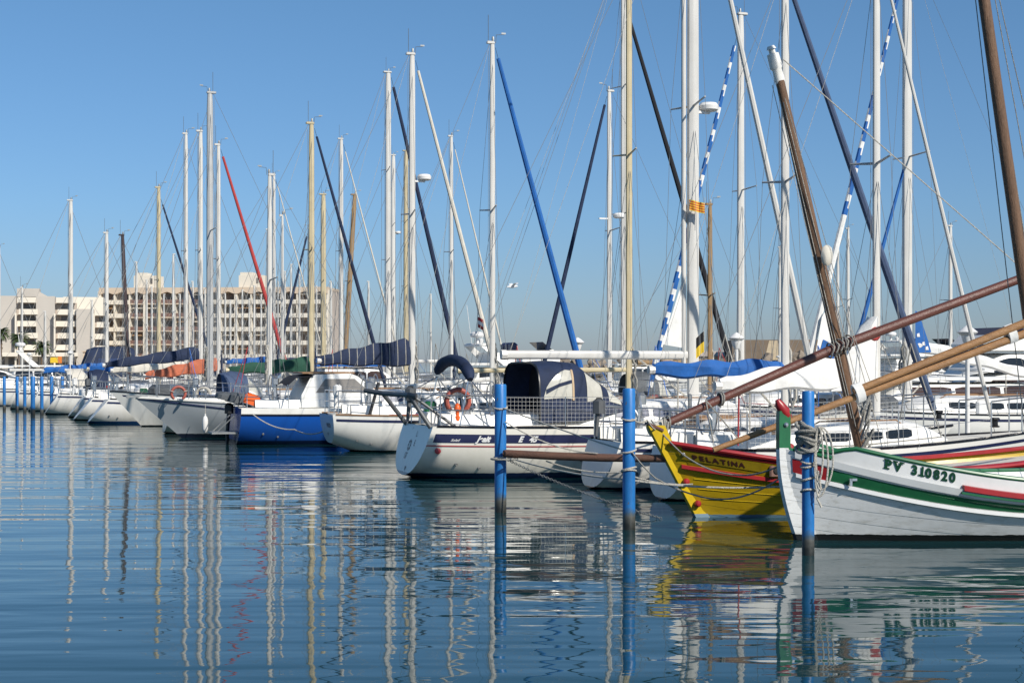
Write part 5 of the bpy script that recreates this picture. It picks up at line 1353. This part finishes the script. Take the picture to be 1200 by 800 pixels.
# ================================================================== MOTOR BOATS
motorboat('big white motor yacht with flybridge and radar mast at the right edge', 1178, 62, -1, 13, 3.9, (1.2, 1.25, 1.9), 1.35, (.16, .66), True, 1.0, 'glass_dark')
motorboat('white motor yacht with long low superstructure left of the biggest one', 1082, 82, 1, 12, 3.6, (1.1, 1.2, 1.8), 1.3, (.2, .68), True, .7)
motorboat('low white cruiser with brown tinted windows under the pine yard', 1105, 46.5, 1, 11, 3.1, (1.0, 1.0, 1.25), .62, (.12, .8), glass='glass_brown', am=3.6)
motorboat('second low cruiser with brown windows, nearest the lamp post', 1150, 53.5, -1, 11, 3.0, (1.1, 1.1, 1.5), .75, (.15, .75), glass='glass_brown', am=6)
motorboat('white motor boat with swept radar arch behind the red horseshoe buoy', 586, 62, 1, 9.5, 3.3, (1.0, 1.05, 1.5), 1.0, (.18, .7), True, .75, am=3.0)
motorboat('cabin boat with royal blue roof edge and brown windows', 410, 71, 1, 8.4, 3.0, (.95, .95, 1.3), 1.05, (.2, .72), glass='glass_brown', roofmat='royal_canvas', am=3)
motorboat('white motor boat with slanted arch left of the far blue piles', 40, 92, 1, 9.5, 3.2, (1, 1.05, 1.5), .9, (.2, .7), False, .85, am=3.0)
motorboat('motor boat under a tall navy cockpit canopy', 131, 96, 1, 9, 3.2, (1, 1.05, 1.5), .9, (.35, .72), canopy=('navy_canvas', .0, .42, 2.2), am=2)
motorboat('white motor boat far left behind the blue piles', -12, 84, 1, 9, 3.1, (1.0, 1.0, 1.4), .9, (.25, .72), am=4)
motorboat('white flybridge boat far behind the thick mast', 760, 110, 1, 10, 3.4, (1, 1.05, 1.5), 1.0, (.2, .68), False, 0, am=4)

# ================================================================== FLATS, PALMS, PAVILION
def flats_long():
    Z0 = 365; x0, x1 = (118 - 600) / F * Z0, (388 - 600) / F * Z0
    rz = R(-5)
    root = empty('apartment_building', (x0, Z0, 1.3), rz, 'long peach apartment block with rows of balconies and two roof towers', 'apartment building', 'buildings behind the marina')
    Wd = (x1 - x0) / math.cos(rz) ; nb = 15; bw = Wd / nb; fh = 3.2; base = 2.3; nf = 5; Ht = base + nf * fh
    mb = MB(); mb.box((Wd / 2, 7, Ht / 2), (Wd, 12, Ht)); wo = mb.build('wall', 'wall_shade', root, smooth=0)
    mb = MB(); mb.box((Wd / 2, .2, base / 2 + .35), (Wd + .2, 2.4, base + .7)); mb.build('plinth', 'wall_peach', root, smooth=0)
    mb = MB()
    for i in range(nb + 1): mb.box((i * bw, .05, base + nf * fh / 2), (.35 if i % 3 else .7, 2.0, nf * fh))
    mb.build('fin_wall', 'wall_white', root, smooth=0)
    mb = MB()                                             # cornice with shallow arches
    for i in range(nb):
        n = 8; A, B_ = [], []
        for k in range(n + 1):
            u = k / n; z = Ht - .25 - .55 * abs(math.cos(math.pi * u)) ** 1.5
            A.append(Vector((i * bw + bw * u, -1.12, z))); B_.append(Vector((i * bw + bw * u, -1.12, Ht + .75)))
        mb.loft([A, B_], False)
        mb.loft([A, [p + Vector((0, 2, 0)) for p in A]], False)
    mb.box((Wd / 2, 5.9, Ht + .4), (Wd + .1, 14, .72)); mb.build('cornice', 'wall_peach', root, smooth=0)
    for f in range(nf):
        z = base + f * fh
        for i in range(nb):
            brown = 2 <= i <= 6; cx = (i + .5) * bw
            mb = MB(); mb.box((cx, -.1 if not brown else .05, z + .1), (bw - .36, 2.0, .24))
            if not brown: mb.box((cx, -1.12, z + .52), (bw - .30 + (.12 if i % 2 else 0), .16, 1.0))
            b_ = mb.build('balcony', 'wall_white' if not brown else 'wall_peach', root, smooth=0)
            if brown:
                m2 = MB(); m2.box((cx, -.9, z + .7), (bw - .40, .06, .85)); m2.build('railing', 'railing_brown', b_, smooth=0)
            m3 = MB(); ww = bw * (.62 if (i + f) % 3 else .8); m3.box((cx + (.3 if i % 2 else -.2), .95, z + 1.5), (ww, .12, 2.1)); w_ = m3.build('window', rng.choice(['window_grey', 'window_grey', 'window_brown', 'window_brown', 'window_blind']), root, smooth=0)
            if rng.random() < .22:
                m4 = MB(); m4.add([(cx - bw * .36, .8, z + 2.75), (cx + bw * .36, .8, z + 2.75), (cx + bw * .36, -.9, z + 2.2), (cx - bw * .36, -.9, z + 2.2)], [(0, 1, 2, 3)]); m4.build('awning', rng.choice(['awning', 'wall_white']), b_, smooth=0)
    for (p0, p1, h) in ((156, 184, 16), (281, 310, 16)):
        a_ = (p0 - 118) / 270 * Wd; b_ = (p1 - 118) / 270 * Wd
        mb = MB(); mb.box(((a_ + b_) / 2, 3.5, Ht + 2.2), (b_ - a_, 5, 3.0)); mb.box(((a_ * .7 + b_ * .3), 3.2, Ht + 4.0), ((b_ - a_) * .5, 4, .8)); t_ = mb.build('roof_tower', 'wall_white', root, smooth=0)
        m2 = MB(); m2.box((b_ - 1.4, .97, Ht + 2.4), (.5, .1, 1.3)); m2.build('window', 'window_grey', t_, smooth=0)
    mb = MB()
    for i in range(9): mb.box((2 + i * Wd / 9, -1.04, 1.2), (Wd / 13, .1, 1.7))
    mb.build('shopfront', 'window_grey', root, smooth=0)
def flats_left():
    Z0 = 352; k = Z0 / F; rz = R(14)
    X = lambda px: (px - 30) * k / math.cos(rz) * 1.03
    root = empty('apartment_building', ((30 - 600) * k, Z0, 1.3), rz, 'stepped cream apartment block with white balconies at the left edge', 'apartment building', 'buildings behind the marina')
    Ht = 16.6; fh = 2.72
    def wall(p0, p1, H_, y0=0, dep=11, mat='wall_grey', nm='wall'):
        mb = MB(); mb.box(((X(p0) + X(p1)) / 2, y0 + dep / 2, H_ / 2), (X(p1) - X(p0), dep, H_)); return mb.build(nm, mat, root, smooth=0)
    wall(-90, 20, Ht); wall(41, 61, Ht); wall(84, 103, Ht - 2.9, -1.2)
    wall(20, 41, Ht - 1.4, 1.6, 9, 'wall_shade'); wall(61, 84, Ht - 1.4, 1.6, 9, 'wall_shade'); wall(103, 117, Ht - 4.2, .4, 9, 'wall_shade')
    wall(69, 114, Ht + .1, 5, 9, 'wall_white', 'penthouse')
    for p in (20, 61, 103): wall(p - .8, p + .9, Ht - 4, -1.9, 1.5, 'wall_white', 'fin_wall')
    for (p0, p1, y0, top_, n) in ((22, 40.5, .4, Ht, 5), (63, 83, .4, Ht, 5), (105, 117, -.8, Ht - 2.9, 4)):
        for f in range(n + 1):
            z = top_ - 1.4 - f * fh; hh = 1.25
            mb = MB(); mb.box(((X(p0) + X(p1)) / 2 + (.35 if f % 2 else 0), y0 - .6, z + .5), (X(p1) - X(p0) + .3, .2, hh)); mb.box(((X(p0) + X(p1)) / 2, y0 + .4, z - .02), (X(p1) - X(p0), 2.0, .2))
            mb.build('balcony' if f else 'parapet', 'wall_white', root, smooth=0)
            if f:
                m3 = MB(); m3.box(((X(p0) + X(p1)) / 2 + .3, 1.5 if p0 < 100 else .3, z + 1.45), ((X(p1) - X(p0)) * .7, .12, 1.7)); m3.build('window', 'window_grey', root, smooth=0)
    mb = MB(); mb.box(((X(20) + X(44)) / 2, 5, Ht + .9), (X(44) - X(20), 5, 1.9)); mb.loft([[Vector((X(38), y, Ht + 1.85)), Vector((X(53), y, Ht + .05)), Vector((X(38), y, Ht + .05))] for y in (2.6, 7.4)], True, True); mb.build('plant_room', 'wall_grey', root, smooth=0)
    mb = MB(); mb.box((X(40), -1.6, 3.2), (X(86) - X(-6), 3, .9)); mb.build('canopy', 'wall_white', root, smooth=0)
    mb = MB()
    for i in range(7): mb.box((X(4 + 12 * i), -.06, 1.4), (1.7, .1, 2.2))
    mb.build('shopfront', 'window_grey', root, smooth=0)
flats_long(); flats_left()
root = empty('apartment_building', at(108, 428, 345).xy.to_3d() + Vector((0, 0, 1.3)), 0, 'small peach kiosk with one dark window below the flats', 'kiosk')
mb = MB(); mb.box((0, 2, 1.9), (4.2, 4, 3.8)); mb.box((0, 1.9, 3.85), (4.6, 4.4, .25)); mb.build('wall', 'wall_peach', root, smooth=0); root.name = 'kiosk'
mb = MB(); mb.box((.6, -.03, 2.2), (1.1, .08, 1.2)); mb.build('window', 'window_grey', root, smooth=0)

def palm(label, x, Z, top, hcr, seed):
    r_ = random.Random(seed); H_ = H0 + (HY - top) * Z / F - 1.3
    root = empty('palm_tree', at(x, 0, Z).xy.to_3d() + Vector((0, 0, 1.3)), 0, label, 'palm tree', 'palms along the promenade')
    mb = MB(); mb.tube([(0, 0, 0), (.1, 0, H_ * .3), (.15, .05, H_ * .6), (.1, 0, H_ - 1.2)], [.38, .32, .30, .36], 10)
    for k in range(26):
        t = r_.random() * 6.28; z = H_ * .3 + (H_ * .7 - 1.4) * k / 26; mb.tube([(.12 + .3 * math.cos(t), .3 * math.sin(t), z), (.12 + .48 * math.cos(t), .48 * math.sin(t), z + .25)], [.07, .03], 4)
    mb.build('trunk', 'palm_trunk', root)
    mb = MB()
    for i in range(44):
        az = i * 2.4; el = R(70 - 105 * (i / 44)) + r_.uniform(-.1, .1); L_ = hcr * r_.uniform(.8, 1.1)
        d = Vector((math.cos(az), math.sin(az), 0)); pts = []
        p = Vector((.1, 0, H_ - 1.2)); a_ = el
        for k in range(8):
            pts.append(p.copy()); p = p + (d * math.cos(a_) + Vector((0, 0, math.sin(a_)))) * L_ / 7; a_ -= .20
        mb.tube(pts, [.04, .035, .03, .025, .02, .018, .015, .01], 3)
        s_ = d.cross(Vector((0, 0, 1)))
        for k in range(1, 8):
            for q_ in (0, .33, .66):
                c = pts[k - 1].lerp(pts[k], q_); l_ = .62 * math.sin(math.pi * min(1, (k + q_) / 8.2)) + .12
                dr = (pts[k] - pts[k - 1]).normalized()
                for sd in (-1, 1):
                    e = c + s_ * sd * l_ * .85 + dr * l_ * .5 - Vector((0, 0, l_ * .4)); w_ = dr * .07
                    mb.add([c - w_, c + w_, e], [(0, 1, 2)])
    mb.build('fronds', 'palm_green', root, smooth=0)
palm('palm tree at the left photo edge before the cream flats', 0, 330, 383, 2.5, 1)
palm('taller bushy palm before the first balcony stack', 22, 322, 390, 2.6, 2)
palm('lower palm right of the bushy one', 49, 330, 400, 2.4, 3)
root = empty('notice_board', at(66, 0, 275).xy.to_3d() + Vector((0, 0, 1.3)), 0, 'orange and yellow board on the far quay', 'notice board')
mb = MB(); mb.bbox((-.4, 0, 1.7), (1.4, .1, 1.0), .03); mb.build('panel', 'flag_yellow', root); mb = MB(); mb.bbox((.65, -.01, 1.75), (.68, .1, 1.2), .03); mb.build('panel', 'orange_board', root)
mb = MB(); 
for x_ in (-.9, .8): mb.tube([(x_, .06, 0), (x_, .06, 2.1)], .05, 6)
mb.build('post', 'galvanised', root)
# brown roofed pavilion on the right-hand quay
Zp = 152; root = empty('pavilion', at(858, 0, Zp).xy.to_3d() + Vector((0, 0, .9)), R(-4), 'harbour pavilion with broad brown roof behind the boom covers', 'pavilion', 'buildings behind the marina')
Lp = 12.5
mb = MB(); mb.box((Lp / 2, 3.5, 1.0), (Lp - .6, 5.5, 2.0)); mb.build('wall', 'wall_white', root, smooth=0)
mb = MB(); mb.loft([[Vector((x_, y, z)) for y, z in ((-.4, 1.72), (.35, 3.75), (6.5, 3.75), (7.3, 1.72))] for x_ in (0, .9, Lp - .9, Lp)], True, True)
ro = mb.build('roof', 'roof_tan', root, smooth=0)
mb = MB(); mb.add([(3.1, -.43, 1.74), (4.9, -.43, 1.74), (4.5, .28, 3.66), (3.65, .28, 3.66)], [(0, 1, 2, 3)]); mb.build('roof_panel', 'roof_light', ro, smooth=0)
mb = MB()
for i in range(7): mb.box((1.2 + i * 1.7, .70, 1.05), (1.1, .1, 1.1))
mb.build('window', 'window_grey', root, smooth=0)
root = empty('shed', at(760, 0, 158).xy.to_3d() + Vector((0, 0, .9)), 0, 'low pinkish shed on the right-hand quay left of the pavilion', 'shed', 'buildings behind the marina')
mb = MB(); mb.box((4.5, 2, 1.1), (9.5, 4, 2.2)); mb.build('wall', 'wall_peach', root, smooth=0)
mb = MB(); mb.loft([[Vector((x_, y, z)) for y, z in ((-.3, 2.15), (2, 2.7), (4.3, 2.15))] for x_ in (-.5, 9.6)], True, True); mb.build('roof', 'wall_shade', root, smooth=0)
mb = MB(); mb.box((2, -.03, 1.1), (1.2, .08, 1.2)); mb.build('window', 'window_grey', root, smooth=0)
# gull
root = empty('seagull', at(600, 336, 60), R(25), 'white gull gliding in the sky right of the small sailboat mast', 'bird')
mb = MB(); mb.tube([(-.22, 0, -.01), (-.1, 0, 0), (.05, 0, .01), (.16, 0, .03), (.22, 0, .03), (.26, 0, .02)], [.015, .05, .06, .045, .03, .008], 8); mb.build('body', 'gull_white', root)
for sd in (-1, 1):
    mb = MB(); mb.loft([[Vector((.08, sd * .04, .03)), Vector((-.06, sd * .04, .02))], [Vector((.13, sd * .25, .16)), Vector((-.02, sd * .25, .13))], [Vector((.02, sd * .55, .12)), Vector((-.06, sd * .5, .1))], [Vector((-.12, sd * .72, .05)), Vector((-.13, sd * .70, .05))]], False); mb.build('wing', 'gull_white', root)
